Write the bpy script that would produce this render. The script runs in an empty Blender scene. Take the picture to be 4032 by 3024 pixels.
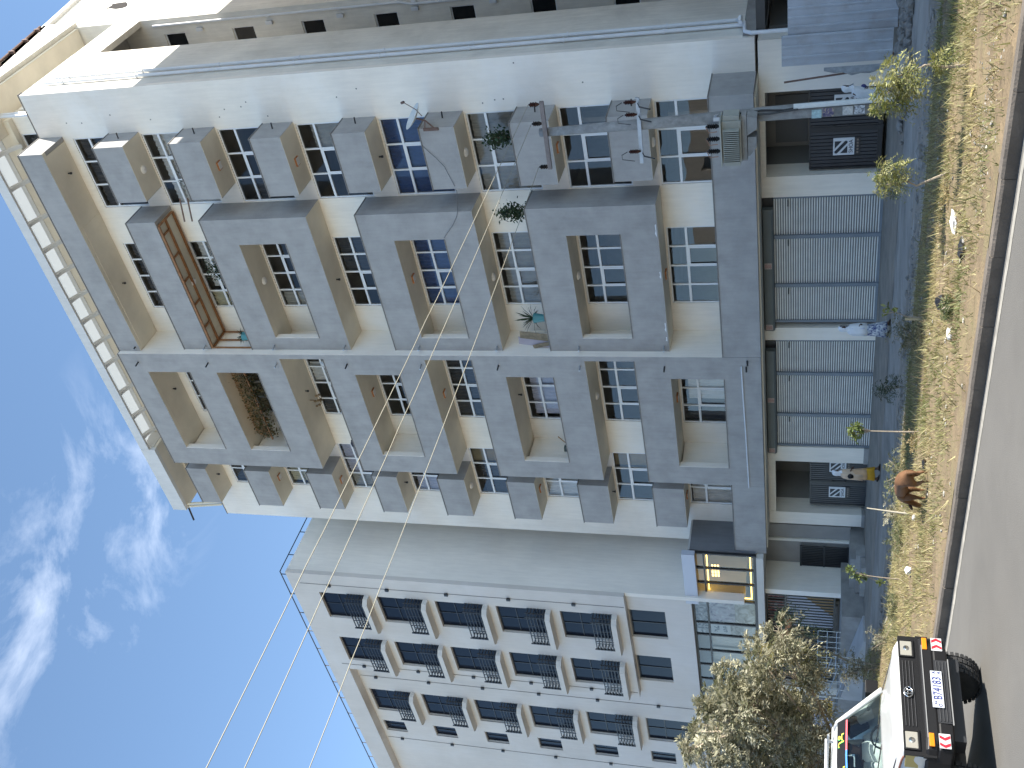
import bpy, bmesh, math, random
import numpy as np
from mathutils import Vector, Matrix
random.seed(7)
RNG = np.random.default_rng(7)
SC = bpy.context.scene
COL = SC.collection
V = Vector
PI = math.pi

# ------------------------------------------------------------ camera (a phone held upright, picture stored on its side)
def cam_axes(yaw, pitch, roll):
    fwd = V((-math.sin(yaw) * math.cos(pitch), math.cos(yaw) * math.cos(pitch), math.sin(pitch)))
    right = V((math.cos(yaw), math.sin(yaw), 0))
    up = right.cross(fwd)
    c, s = math.cos(roll), math.sin(roll)
    return c * right + s * up, -s * right + c * up, fwd
_r, _u, _f = cam_axes(math.radians(40.297), math.radians(16.498), math.radians(0.8186))
cam = bpy.data.cameras.new('camera')
cam.sensor_fit = 'HORIZONTAL'
cam.sensor_width = 36.0
cam.lens = 36.0 * 4038.7 / 4032.0
cam.clip_start = 0.1
cam.clip_end = 4000
camo = bpy.data.objects.new('camera', cam)
COL.objects.link(camo)
camo.matrix_world = Matrix(((-_u.x, _r.x, -_f.x, 0), (-_u.y, _r.y, -_f.y, 0), (-_u.z, _r.z, -_f.z, 2.0), (0, 0, 0, 1)))
SC.camera = camo

# ------------------------------------------------------------ light
SUN_DIR = V((1.0, 0.4, 1.0)).normalized()
world = bpy.data.worlds.new('World')
SC.world = world
world.use_nodes = True
nt = world.node_tree
nt.nodes.clear()
def N(tree, typ, **kw):
    n = tree.nodes.new(typ)
    for k, v in kw.items():
        setattr(n, k, v)
    return n
sky = N(nt, 'ShaderNodeTexSky', sky_type='NISHITA', sun_disc=False)
sky.sun_elevation = math.asin(SUN_DIR.z)
sky.sun_rotation = math.atan2(SUN_DIR.x, SUN_DIR.y)
sky.altitude = 2300
sky.air_density = 0.9
sky.dust_density = 0.35
sky.ozone_density = 1.2
bg = N(nt, 'ShaderNodeBackground')
bg.inputs['Strength'].default_value = 0.115
outw = N(nt, 'ShaderNodeOutputWorld')
# thin fair-weather cloud wisps scattered over the whole sky
tc = N(nt, 'ShaderNodeTexCoord')
mp = N(nt, 'ShaderNodeMapping')
mp.inputs['Scale'].default_value = (1.6, 1.6, 3.4)
mp.inputs['Location'].default_value = (5.339, 3.542, 1.533)
n1 = N(nt, 'ShaderNodeTexNoise')
n1.inputs['Scale'].default_value = 4.2
n1.inputs['Detail'].default_value = 9
n1.inputs['Roughness'].default_value = 0.62
n1.inputs['Distortion'].default_value = 0.7
n2 = N(nt, 'ShaderNodeTexNoise')
n2.inputs['Scale'].default_value = 1.05
n2.inputs['Detail'].default_value = 2
r1 = N(nt, 'ShaderNodeMapRange')
r1.inputs[1].default_value = 0.52
r1.inputs[2].default_value = 0.80
r2 = N(nt, 'ShaderNodeMapRange')
r2.inputs[1].default_value = 0.57
r2.inputs[2].default_value = 0.72
mul = N(nt, 'ShaderNodeMath', operation='MULTIPLY')
mul2 = N(nt, 'ShaderNodeMath', operation='MULTIPLY')
mul2.inputs[1].default_value = 0.35
mix = N(nt, 'ShaderNodeMixRGB')
mix.inputs[2].default_value = (7.2, 7.4, 7.8, 1)
L = nt.links.new
L(tc.outputs['Generated'], mp.inputs[0]); L(mp.outputs[0], n1.inputs['Vector']); L(mp.outputs[0], n2.inputs['Vector'])
L(n1.outputs[0], r1.inputs[0]); L(n2.outputs[0], r2.inputs[0]); L(r1.outputs[0], mul.inputs[0]); L(r2.outputs[0], mul.inputs[1])
hs = N(nt, 'ShaderNodeHueSaturation')
hs.inputs['Saturation'].default_value = 0.98
hs.inputs['Hue'].default_value = 0.492
L(sky.outputs[0], hs.inputs['Color'])
L(mul.outputs[0], mul2.inputs[0]); L(mul2.outputs[0], mix.inputs[0]); L(hs.outputs[0], mix.inputs[1])
L(mix.outputs[0], bg.inputs[0]); L(bg.outputs[0], outw.inputs[0])
sl = bpy.data.lights.new('sun', 'SUN')
sl.energy = 4.2
sl.angle = math.radians(0.53)
sl.color = (1.0, 0.945, 0.85)
so = bpy.data.objects.new('sun', sl)
COL.objects.link(so)
so.location = (60, 40, 60)
so.rotation_euler = (-SUN_DIR).to_track_quat('-Z', 'Y').to_euler()
vs = SC.view_settings
vs.view_transform = 'Standard'
vs.look = 'None'
vs.gamma = 1.0
vs.use_curve_mapping = False
vs.exposure = 1.62

# ------------------------------------------------------------ materials
MATS = {}
def mat(name, col, rough=0.8, var=0.0, scale=1.0, streak=0.0, bump=0.0, bscale=40.0, metal=0.0, dirt=None, dirt_amt=0.0, dirt_scale=0.5, spec=None, attr=None, local=False):
    if name in MATS:
        return MATS[name]
    m = bpy.data.materials.new(name)
    m.use_nodes = True
    t = m.node_tree
    b = t.nodes['Principled BSDF']
    b.inputs['Roughness'].default_value = rough
    b.inputs['Metallic'].default_value = metal
    if spec is not None:
        b.inputs['Specular IOR Level'].default_value = spec
    c = (*col, 1)
    b.inputs['Base Color'].default_value = c
    if not (var or streak or bump or dirt_amt or attr):
        MATS[name] = m
        return m
    if local:
        pos = N(t, 'ShaderNodeTexCoord').outputs['Object']
    else:
        pos = N(t, 'ShaderNodeNewGeometry').outputs['Position']
    l = t.links.new
    cur = None
    if attr:
        a = N(t, 'ShaderNodeVertexColor')
        a.layer_name = attr
        cur = a.outputs[0]
    def shade(cur, fac_out, lo, hi):
        mr = N(t, 'ShaderNodeMapRange')
        mr.inputs[1].default_value = 0.3
        mr.inputs[2].default_value = 0.7
        mr.inputs[3].default_value = lo
        mr.inputs[4].default_value = hi
        l(fac_out, mr.inputs[0])
        mx = N(t, 'ShaderNodeMixRGB', blend_type='MULTIPLY')
        mx.inputs[0].default_value = 1
        if cur is None:
            mx.inputs[1].default_value = c
        else:
            l(cur, mx.inputs[1])
        l(mr.outputs[0], mx.inputs[2])
        return mx.outputs[0]
    if var:
        n = N(t, 'ShaderNodeTexNoise')
        n.inputs['Scale'].default_value = scale
        n.inputs['Detail'].default_value = 6
        n.inputs['Roughness'].default_value = 0.6
        l(pos, n.inputs['Vector'])
        cur = shade(cur, n.outputs[0], 1 - var, 1 + var)
    if streak:
        mpn = N(t, 'ShaderNodeMapping')
        mpn.inputs['Scale'].default_value = (5.0, 5.0, 0.55)
        l(pos, mpn.inputs[0])
        n = N(t, 'ShaderNodeTexNoise')
        n.inputs['Scale'].default_value = 1.6
        n.inputs['Detail'].default_value = 5
        n.inputs['Roughness'].default_value = 0.65
        l(mpn.outputs[0], n.inputs['Vector'])
        cur = shade(cur, n.outputs[0], 1 - streak, 1 + streak)
    if dirt_amt:
        n = N(t, 'ShaderNodeTexNoise')
        n.inputs['Scale'].default_value = dirt_scale
        n.inputs['Detail'].default_value = 8
        n.inputs['Roughness'].default_value = 0.7
        n.inputs['Distortion'].default_value = 0.4
        l(pos, n.inputs['Vector'])
        mr = N(t, 'ShaderNodeMapRange')
        mr.inputs[1].default_value = 0.48
        mr.inputs[2].default_value = 0.66
        mr.inputs[4].default_value = dirt_amt
        l(n.outputs[0], mr.inputs[0])
        mx = N(t, 'ShaderNodeMixRGB')
        l(mr.outputs[0], mx.inputs[0])
        if cur is None:
            mx.inputs[1].default_value = c
        else:
            l(cur, mx.inputs[1])
        mx.inputs[2].default_value = (*dirt, 1)
        cur = mx.outputs[0]
    if cur is not None:
        l(cur, b.inputs['Base Color'])
    if bump:
        n = N(t, 'ShaderNodeTexNoise')
        n.inputs['Scale'].default_value = bscale
        n.inputs['Detail'].default_value = 4
        l(pos, n.inputs['Vector'])
        bp = N(t, 'ShaderNodeBump')
        bp.inputs['Strength'].default_value = bump
        bp.inputs['Distance'].default_value = 0.02
        l(n.outputs[0], bp.inputs['Height'])
        l(bp.outputs[0], b.inputs['Normal'])
    MATS[name] = m
    return m
def glass_mat(name, tint, ior=1.5, rough=0.0):
    if name in MATS:
        return MATS[name]
    m = bpy.data.materials.new(name)
    m.use_nodes = True
    t = m.node_tree
    t.nodes.clear()
    fr = N(t, 'ShaderNodeFresnel')
    fr.inputs['IOR'].default_value = ior
    tr = N(t, 'ShaderNodeBsdfTransparent')
    tr.inputs[0].default_value = (*tint, 1)
    gl = N(t, 'ShaderNodeBsdfGlossy')
    gl.inputs['Roughness'].default_value = rough
    # panes are never quite flat: a faint waviness bends the reflections
    geo = N(t, 'ShaderNodeNewGeometry')
    ns = N(t, 'ShaderNodeTexNoise')
    ns.inputs['Scale'].default_value = 0.9
    ns.inputs['Detail'].default_value = 1
    bp = N(t, 'ShaderNodeBump')
    bp.inputs['Strength'].default_value = 0.10
    bp.inputs['Distance'].default_value = 0.05
    t.links.new(geo.outputs['Position'], ns.inputs['Vector'])
    t.links.new(ns.outputs[0], bp.inputs['Height'])
    t.links.new(bp.outputs[0], gl.inputs['Normal'])
    mx = N(t, 'ShaderNodeMixShader')
    o = N(t, 'ShaderNodeOutputMaterial')
    t.links.new(fr.outputs[0], mx.inputs[0]); t.links.new(tr.outputs[0], mx.inputs[1]); t.links.new(gl.outputs[0], mx.inputs[2]); t.links.new(mx.outputs[0], o.inputs[0])
    MATS[name] = m
    return m
def emit_mat(name, col, s):
    m = bpy.data.materials.new(name)
    m.use_nodes = True
    b = m.node_tree.nodes['Principled BSDF']
    b.inputs['Base Color'].default_value = (*col, 1)
    b.inputs['Emission Color'].default_value = (*col, 1)
    b.inputs['Emission Strength'].default_value = s
    MATS[name] = m
    return m
M_WHITE = mat('white_plaster', (0.83, 0.77, 0.68), 0.9, var=0.09, scale=0.35, streak=0.05, bump=0.12, bscale=25, dirt=(0.86, 0.835, 0.79), dirt_amt=0.6, dirt_scale=0.22)
M_GREY = mat('grey_plaster', (0.345, 0.335, 0.322), 0.88, var=0.13, scale=1.3, streak=0.06, bump=0.3, bscale=18, dirt=(0.40, 0.39, 0.375), dirt_amt=0.5, dirt_scale=0.8)
M_DGREY = mat('dark_grey_plaster', (0.17, 0.175, 0.185), 0.88, var=0.10, scale=0.9, streak=0.10, bump=0.2, bscale=18)
M_SOFFIT = mat('soffit_plaster', (0.72, 0.66, 0.54), 0.92, var=0.09, scale=0.7, bump=0.15, bscale=22)
M_CAP = mat('drip_edge', (0.20, 0.19, 0.18), 0.8, var=0.15, scale=3)
M_FRAME = mat('white_frame', (0.74, 0.76, 0.78), 0.45)
M_BFRAME = mat('grey_frame', (0.30, 0.31, 0.32), 0.5)
M_GLASS = glass_mat('window_glass', (0.88, 0.90, 0.92), 1.72)
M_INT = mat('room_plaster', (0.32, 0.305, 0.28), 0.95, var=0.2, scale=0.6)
M_PIPE = mat('pvc_pipe', (0.66, 0.68, 0.70), 0.4, var=0.06, scale=2)
M_DARK = mat('black_metal', (0.018, 0.019, 0.022), 0.45)
M_STEEL = mat('galvanised_steel', (0.42, 0.44, 0.46), 0.42, metal=0.6, var=0.15, scale=3)
M_RUST = mat('rusty_steel', (0.16, 0.10, 0.08), 0.75, var=0.3, scale=6)
M_CONC = mat('concrete', (0.30, 0.29, 0.275), 0.92, var=0.22, scale=1.5, bump=0.4, bscale=30)

# ------------------------------------------------------------ mesh helpers
class MB:
    def __init__(self):
        self.v = []; self.f = []; self.m = []; self.mi = 0
    def add(self, vs, fs):
        o = len(self.v)
        self.v += [tuple(p) for p in vs]
        self.f += [tuple(i + o for i in f) for f in fs]
        self.m += [self.mi] * len(fs)
        return self
    def box(self, x0, x1, y0, y1, z0, z1):
        if x0 > x1: x0, x1 = x1, x0
        if y0 > y1: y0, y1 = y1, y0
        if z0 > z1: z0, z1 = z1, z0
        return self.add([(x0, y0, z0), (x1, y0, z0), (x1, y1, z0), (x0, y1, z0), (x0, y0, z1), (x1, y0, z1), (x1, y1, z1), (x0, y1, z1)],
                        [(0, 3, 2, 1), (4, 5, 6, 7), (0, 1, 5, 4), (1, 2, 6, 5), (2, 3, 7, 6), (3, 0, 4, 7)])
    def bar(self, a, b, w, h=None, up=(0, 0, 1)):
        a = V(a); b = V(b); d = b - a
        if d.length < 1e-6: return self
        d.normalize()
        s = d.cross(V(up))
        if s.length < 1e-4: s = d.cross(V((1, 0, 0)))
        s.normalize(); u = s.cross(d)
        h = h or w
        s *= w / 2; u *= h / 2
        p = [a - s - u, a + s - u, a + s + u, a - s + u, b - s - u, b + s - u, b + s + u, b - s + u]
        return self.add(p, [(0, 1, 2, 3), (7, 6, 5, 4), (0, 4, 5, 1), (1, 5, 6, 2), (2, 6, 7, 3), (3, 7, 4, 0)])
    def tube(self, pts, r, n=8, cap=True):
        pts = [V(p) for p in pts]
        rs = r if isinstance(r, (list, tuple)) else [r] * len(pts)
        rings = []
        ref = None
        for i, p in enumerate(pts):
            d = (pts[min(i + 1, len(pts) - 1)] - pts[max(i - 1, 0)])
            if d.length < 1e-9: d = V((0, 0, 1))
            d.normalize()
            if ref is None:
                ref = d.cross(V((0, 0, 1)))
                if ref.length < 1e-3: ref = d.cross(V((1, 0, 0)))
            ref = (ref - d * ref.dot(d)); ref.normalize()
            u = d.cross(ref)
            rings.append([p + (ref * math.cos(2 * PI * k / n) + u * math.sin(2 * PI * k / n)) * rs[i] for k in range(n)])
        vs = [q for rg in rings for q in rg]
        fs = []
        for i in range(len(pts) - 1):
            for k in range(n):
                a = i * n + k; b = i * n + (k + 1) % n
                fs.append((a, b, b + n, a + n))
        if cap:
            fs.append(tuple(range(n - 1, -1, -1)))
            fs.append(tuple(range((len(pts) - 1) * n, len(pts) * n)))
        return self.add(vs, fs)
    def lathe(self, c, prof, n=14, axis='z'):
        vs = []; fs = []
        for (r, h) in prof:
            for k in range(n):
                a = 2 * PI * k / n
                x, y = r * math.cos(a), r * math.sin(a)
                p = {'z': (x, y, h), 'x': (h, x, y), 'y': (y, h, x)}[axis]
                vs.append((c[0] + p[0], c[1] + p[1], c[2] + p[2]))
        for i in range(len(prof) - 1):
            for k in range(n):
                a = i * n + k; b = i * n + (k + 1) % n
                fs.append((a, b, b + n, a + n))
        fs.append(tuple(range(n - 1, -1, -1)))
        fs.append(tuple(range((len(prof) - 1) * n, len(prof) * n)))
        return self.add(vs, fs)
    def prism(self, poly, axis, a, b):
        n = len(poly)
        def P(p, t):
            return {'x': (t, p[0], p[1]), 'y': (p[0], t, p[1]), 'z': (p[0], p[1], t)}[axis]
        vs = [P(p, a) for p in poly] + [P(p, b) for p in poly]
        fs = [tuple(range(n - 1, -1, -1)), tuple(range(n, 2 * n))] + [(i, (i + 1) % n, n + (i + 1) % n, n + i) for i in range(n)]
        return self.add(vs, fs)
    def loft(self, rings, cap=True):
        n = len(rings[0])
        vs = [p for r in rings for p in r]
        fs = []
        for i in range(len(rings) - 1):
            for k in range(n):
                a = i * n + k; b = i * n + (k + 1) % n
                fs.append((a, b, b + n, a + n))
        if cap:
            fs.append(tuple(range(n - 1, -1, -1))); fs.append(tuple(range((len(rings) - 1) * n, len(rings) * n)))
        return self.add(vs, fs)
    def ico(self, c, r, sub=1, jit=0.0, squash=(1, 1, 1), rot=0.0):
        bm = bmesh.new()
        bmesh.ops.create_icosphere(bm, subdivisions=sub, radius=1)
        ca, sa = math.cos(rot), math.sin(rot)
        vs = []
        for v in bm.verts:
            k = 1 + random.uniform(-jit, jit)
            x, y, z = v.co.x * r * squash[0] * k, v.co.y * r * squash[1] * k, v.co.z * r * squash[2] * k
            vs.append((c[0] + x * ca - y * sa, c[1] + x * sa + y * ca, c[2] + z))
        fs = [tuple(q.index for q in f.verts) for f in bm.faces]
        bm.free()
        return self.add(vs, fs)
    def wall_y(self, x0, x1, z0, z1, y0, y1, holes=()):
        """wall panel facing -Y (front face y0, back face y1) with rectangular holes (xa, xb, za, zb)"""
        xs = sorted({x0, x1, *[c for h in holes for c in h[:2] if x0 < c < x1]})
        zs = sorted({z0, z1, *[c for h in holes for c in h[2:] if z0 < c < z1]})
        def solid(i, j):
            if i < 0 or j < 0 or i >= len(xs) - 1 or j >= len(zs) - 1: return False
            cx = (xs[i] + xs[i + 1]) / 2; cz = (zs[j] + zs[j + 1]) / 2
            return not any(min(h[0], h[1]) < cx < max(h[0], h[1]) and h[2] < cz < h[3] for h in holes)
        for i in range(len(xs) - 1):
            for j in range(len(zs) - 1):
                if not solid(i, j): continue
                a, b, c, d = xs[i], xs[i + 1], zs[j], zs[j + 1]
                self.add([(a, y0, c), (b, y0, c), (b, y0, d), (a, y0, d)], [(0, 1, 2, 3)])
                self.add([(a, y1, c), (b, y1, c), (b, y1, d), (a, y1, d)], [(3, 2, 1, 0)])
                if not solid(i - 1, j): self.add([(a, y0, c), (a, y1, c), (a, y1, d), (a, y0, d)], [(3, 2, 1, 0)])
                if not solid(i + 1, j): self.add([(b, y0, c), (b, y1, c), (b, y1, d), (b, y0, d)], [(0, 1, 2, 3)])
                if not solid(i, j - 1): self.add([(a, y0, c), (b, y0, c), (b, y1, c), (a, y1, c)], [(3, 2, 1, 0)])
                if not solid(i, j + 1): self.add([(a, y0, d), (b, y0, d), (b, y1, d), (a, y1, d)], [(0, 1, 2, 3)])
        return self
    def wall_x(self, y0, y1, z0, z1, x0, x1, holes=()):
        t = MB()
        t.wall_y(y0, y1, z0, z1, x0, x1, holes)
        return self.add([(v[1], v[0], v[2]) for v in t.v], [tuple(reversed(f)) for f in t.f])
    def build(self, name, mats, parent=None, smooth=False, bevel=0.0):
        me = bpy.data.meshes.new(name)
        off = WLOC.get(parent.name, V((0, 0, 0))) if parent else V((0, 0, 0))
        me.from_pydata([(v[0] - off.x, v[1] - off.y, v[2] - off.z) for v in self.v], [], self.f)
        if not isinstance(mats, (list, tuple)): mats = [mats]
        for m in mats: me.materials.append(m)
        if len(mats) > 1: me.polygons.foreach_set('material_index', self.m)
        if smooth: me.polygons.foreach_set('use_smooth', [True] * len(me.polygons))
        me.update()
        o = bpy.data.objects.new(name, me)
        COL.objects.link(o)
        if parent:
            o.parent = parent
            WLOC[o.name] = off
        if bevel:
            bv = o.modifiers.new('bevel', 'BEVEL'); bv.width = bevel; bv.segments = 2; bv.limit_method = 'ANGLE'
        return o
WLOC = {}
def thing(name, loc, label=None, cat=None, group=None, kind=None):
    o = bpy.data.objects.new(name, None)
    COL.objects.link(o)
    o.location = loc
    o.empty_display_size = 0.3
    WLOC[o.name] = V(loc)
    return tag(o, label, cat, group, kind)
def tag(o, label=None, cat=None, group=None, kind=None):
    if label: o['label'] = label
    if cat: o['category'] = cat
    if group: o['group'] = group
    if kind: o['kind'] = kind
    return o
def copy_tree(o, loc=None, parent=None):
    c = o.copy(); COL.objects.link(c); c.parent = parent
    if loc is not None: c.location = loc
    for ch in [x for x in o.children]:
        copy_tree(ch, None, c)
    return c
def np_mesh(name, verts, faces_n, loop_idx, mat_, parent=None, colors=None, smooth=False):
    """fast mesh: verts (n,3) array, every face has faces_n corners"""
    me = bpy.data.meshes.new(name)
    off = WLOC.get(parent.name, V((0, 0, 0))) if parent else V((0, 0, 0))
    vv = np.asarray(verts, dtype=np.float32) - np.array(off, dtype=np.float32)
    nf = len(loop_idx) // faces_n
    me.vertices.add(len(vv)); me.vertices.foreach_set('co', vv.ravel())
    me.loops.add(len(loop_idx)); me.loops.foreach_set('vertex_index', np.asarray(loop_idx, dtype=np.int32))
    me.polygons.add(nf); me.polygons.foreach_set('loop_start', np.arange(nf, dtype=np.int32) * faces_n)
    me.materials.append(mat_)
    if colors is not None:
        ca = me.color_attributes.new('col', 'FLOAT_COLOR', 'POINT')
        ca.data.foreach_set('color', np.asarray(colors, dtype=np.float32).ravel())
    me.update(calc_edges=True); me.validate()
    if smooth: me.polygons.foreach_set('use_smooth', [True] * len(me.polygons))
    o = bpy.data.objects.new(name, me)
    COL.objects.link(o)
    if parent: o.parent = parent; WLOC[o.name] = off
    return o
def text_mesh(name, txt, size, origin, ux, uy, mat_, parent=None, align='CENTER', depth=0.004, squash=1.0):
    """flat lettering: origin = centre of the text, ux / uy = world directions of the text's right and up"""
    cu = bpy.data.curves.new(name, 'FONT')
    cu.body = txt; cu.size = size; cu.align_x = align; cu.align_y = 'CENTER'; cu.extrude = depth
    o = bpy.data.objects.new(name, cu)
    COL.objects.link(o)
    dg = bpy.context.evaluated_depsgraph_get()
    me = bpy.data.meshes.new_from_object(o.evaluated_get(dg))
    bpy.data.objects.remove(o)
    ux = V(ux).normalized(); uy = V(uy).normalized(); uz = ux.cross(uy)
    off = WLOC.get(parent.name, V((0, 0, 0))) if parent else V((0, 0, 0))
    og = V(origin) - off
    for v in me.vertices:
        v.co = og + ux * (v.co.x * squash) + uy * v.co.y + uz * v.co.z
    me.materials.clear(); me.materials.append(mat_)
    me.name = name
    t = bpy.data.objects.new(name, me)
    COL.objects.link(t)
    if parent: t.parent = parent; WLOC[t.name] = off
    return t
def wavy(mb, x0, x1, y, z0, z1, amp=0.03, wl=0.14, seed=0):
    """a hanging curtain: a wavy sheet facing -Y"""
    rn = random.Random(seed)
    n = max(6, int((x1 - x0) / (wl / 5)))
    vs = []; ph = rn.random() * 6
    for i in range(n + 1):
        x = x0 + (x1 - x0) * i / n
        a = amp * math.sin((x) * 2 * PI / wl + ph + 0.8 * math.sin(x * 9 + ph)) 
        vs += [(x, y + a, z0), (x, y + a * 0.6, z1)]
    mb.add(vs, [(2 * i, 2 * i + 2, 2 * i + 3, 2 * i + 1) for i in range(n)])
# ============================================================ the apartment building
ZS = [4.0, 7.45, 10.8, 14.2, 17.57, 20.95, 24.3, 27.72, 31.28]          # undersides of the floor slabs
PT = [5.38, 8.8, 12.17, 15.5, 18.87, 22.2, 25.65, 29.07, 32.42]          # tops of the balcony parapets
P0 = 32.6
AB = thing('apartment_building', (-25.0, 32.6, -0.2), 'tall grey and white apartment block with staggered projecting balconies over shuttered shops', 'building')
def bpart(name, m, fn, parent=AB, **k):
    b = MB(); fn(b); return b.build(name, m, parent, **k)
PANE = {}
def pane(parent, x0, x1, z0, z1, y, m, name='pane'):
    w, h = round(x1 - x0, 3), round(z1 - z0, 3)
    key = (w, h, m.name)
    if key not in PANE:
        me = bpy.data.meshes.new('pane')
        me.from_pydata([(-w / 2, 0, -h / 2), (w / 2, 0, -h / 2), (w / 2, 0, h / 2), (-w / 2, 0, h / 2)], [], [(0, 1, 2, 3)])
        me.materials.append(m)
        PANE[key] = me
    o = bpy.data.objects.new(name, PANE[key])
    COL.objects.link(o)
    o.parent = parent
    # each sheet of glass sits a hair out of true
    o.rotation_euler = (random.uniform(-0.006, 0.006), 0, random.uniform(-0.008, 0.008))
    o.location = V(((x0 + x1) / 2, y, (z0 + z1) / 2)) - WLOC[parent.name]
    return o
CUR = {
    'blue': mat('blue_curtain', (0.065, 0.12, 0.27), 0.9, var=0.15, scale=3), 'white': mat('white_curtain', (0.76, 0.73, 0.68), 0.9, var=0.08, scale=3),
    'cream': mat('cream_curtain', (0.62, 0.57, 0.41), 0.9, var=0.1, scale=3), 'lilac': mat('lilac_curtain', (0.58, 0.56, 0.62), 0.9, var=0.1, scale=3),
    'beige': mat('beige_curtain', (0.44, 0.41, 0.35), 0.9, var=0.12, scale=3), 'grey': mat('charcoal_curtain', (0.07, 0.075, 0.085), 0.9, var=0.12, scale=3),
    'ochre': mat('ochre_board', (0.42, 0.30, 0.15), 0.8, var=0.1, scale=2)}
def window(x0, x1, z0, z1, cols, trans, y=P0 + 0.07, parent=AB, curtains=(), fm=None, gm=None, seed=0, openers=True):
    fm = fm or M_FRAME; gm = gm or M_GLASS
    b = MB(); f = 0.055
    b.box(x0, x0 + f, y - 0.03, y + 0.05, z0, z1); b.box(x1 - f, x1, y - 0.03, y + 0.05, z0, z1)
    b.box(x0 + f, x1 - f, y - 0.03, y + 0.05, z1 - f, z1); b.box(x0 + f, x1 - f, y - 0.03, y + 0.05, z0, z0 + f)
    zt = z1 - trans
    b.box(x0 + f, x1 - f, y - 0.035, y + 0.05, zt - 0.045, zt + 0.045)
    cw = (x1 - x0) / cols
    rn = random.Random(seed * 13 + 5)
    for i in range(1, cols):
        xm = x0 + cw * i
        b.box(xm - 0.032, xm + 0.032, y - 0.032, y + 0.048, zt + 0.045, z1 - f)
        b.box(xm - 0.04, xm + 0.04, y - 0.032, y + 0.048, z0 + f, zt - 0.045)
    if openers and cols > 2:                                            # one casement with its own sash
        i = 1 if cols == 3 else rn.choice([1, 2])
        xa, xb = x0 + cw * i + 0.04, x0 + cw * (i + 1) - 0.04
        za, zb = z0 + f, zt - 0.045
        for q in ((xa, xa + 0.05, za, zb), (xb - 0.05, xb, za, zb), (xa + 0.05, xb - 0.05, zb - 0.05, zb), (xa + 0.05, xb - 0.05, za, za + 0.05)):
            b.box(q[0], q[1], y - 0.048, y - 0.034, q[2], q[3])
    w = b.build('window', fm, parent)
    for i in range(cols):
        a, c = x0 + cw * i + 0.03, x0 + cw * (i + 1) - 0.03
        pane(w, a, c, zt + 0.03, z1 - 0.04, y, gm)
        pane(w, a, c, z0 + 0.04, zt - 0.03, y + 0.006, gm)
    for j, (c, ua, ub, *top) in enumerate(curtains):
        m = MB()
        xa = x0 + (x1 - x0) * ua; xb = x0 + (x1 - x0) * ub
        if c == 'ochre':
            m.box(xa, xb, y + 0.12, y + 0.14, z0, z1 - 0.05)
        else:
            wavy(m, xa, xb, y + 0.115 + 0.012 * j, z0, z1 - (top[0] if top else 0.05), amp=0.045, wl=0.22, seed=seed + j * 7)
        m.build('curtain', CUR[c], w, smooth=True)
    return w
WX = {'B': (-18.2, -15.02, 3), 'C': (-23.41, -19.98, 4), 'D': (-29.66, -25.86, 4), 'E': (-34.61, -31.59, 3)}
CT = {('B', 6): [('grey', .0, .3, .6)], ('B', 5): [('beige', .66, 1, .5)], ('B', 8): [('grey', 0, 1, .15)], ('C', 8): [('grey', 0, 1, .2)], ('C', 6): [('beige', 0, .2, .1)], ('C', 5): [('grey', .5, 1, .1)], ('D', 8): [('grey', 0, 1)], ('D', 5): [('beige', .8, 1, .1)], ('E', 8): [('grey', 0, 1)], ('E', 5): [('lilac', 0, .3, .2)], ('B', 7): [('white', 0, 1, 0.35)], ('B', 4): [('blue', 0, 1)], ('B', 3): [('beige', 0, 1, .1)], ('B', 1): [],
      ('C', 7): [('cream', 0.0, 0.22), ('white', 0.3, 1, .3)], ('C', 4): [('blue', 0, 1)], ('C', 3): [('beige', 0, 1, 0.2)],
      ('D', 7): [('cream', 0, 1)], ('D', 6): [('grey', 0, .22), ('white', .52, .8), ('grey', .82, 1)], ('D', 3): [('lilac', 0.05, 1, .25)], ('D', 1): [('white', .33, 1, .3), ('grey', 0, .32)], ('D', 4): [('white', 0, 1, 2.2), ('grey', 0, 1)],
      ('E', 7): [('cream', .05, 1, .1)], ('E', 6): [('lilac', .34, 1, .1), ('beige', 0, .3, .1)], ('E', 4): [('ochre', .68, 1), ('grey', 0, .62, .3)], ('E', 3): [('white', 0, 1)], ('E', 1): [('white', 0, 1, .1)], ('E', 2): [('ochre', .7, 1)]}
holes = []
WZ = {}
for k in range(1, 9):
    zt = ZS[k] - (0.42 if k == 8 else 0.07)
    zb = ZS[k - 1] + 0.95
    WZ[k] = (zb, zt)
    for bay, (a, c, n) in WX.items():
        holes.append((a - 0.01, c + 0.01, zb, zt))
bpart('wall', M_WHITE, lambda b: b.wall_y(-37.08, -13.07, 4.02, 32.40, P0, P0 + 0.22, holes))
for xa, xb in ((-14.86, -13.03), (-37.11, -34.92)): bpart('wall_coping', M_CAP, lambda b: b.box(xa, xb, P0 - 0.03, P0 + 0.25, 32.402, 32.43))
for k in range(1, 9):
    for bay, (a, c, n) in WX.items():
        window(a, c, WZ[k][0], WZ[k][1], n, 0.72, curtains=CT.get((bay, k), ()), seed=k * 10 + ord(bay))
# rooms behind the glass
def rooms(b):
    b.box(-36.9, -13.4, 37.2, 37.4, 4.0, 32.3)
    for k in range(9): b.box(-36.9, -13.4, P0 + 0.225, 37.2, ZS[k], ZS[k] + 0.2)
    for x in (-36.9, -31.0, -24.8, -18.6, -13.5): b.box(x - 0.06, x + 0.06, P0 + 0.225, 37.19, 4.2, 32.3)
bpart('room', M_INT, rooms)
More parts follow.
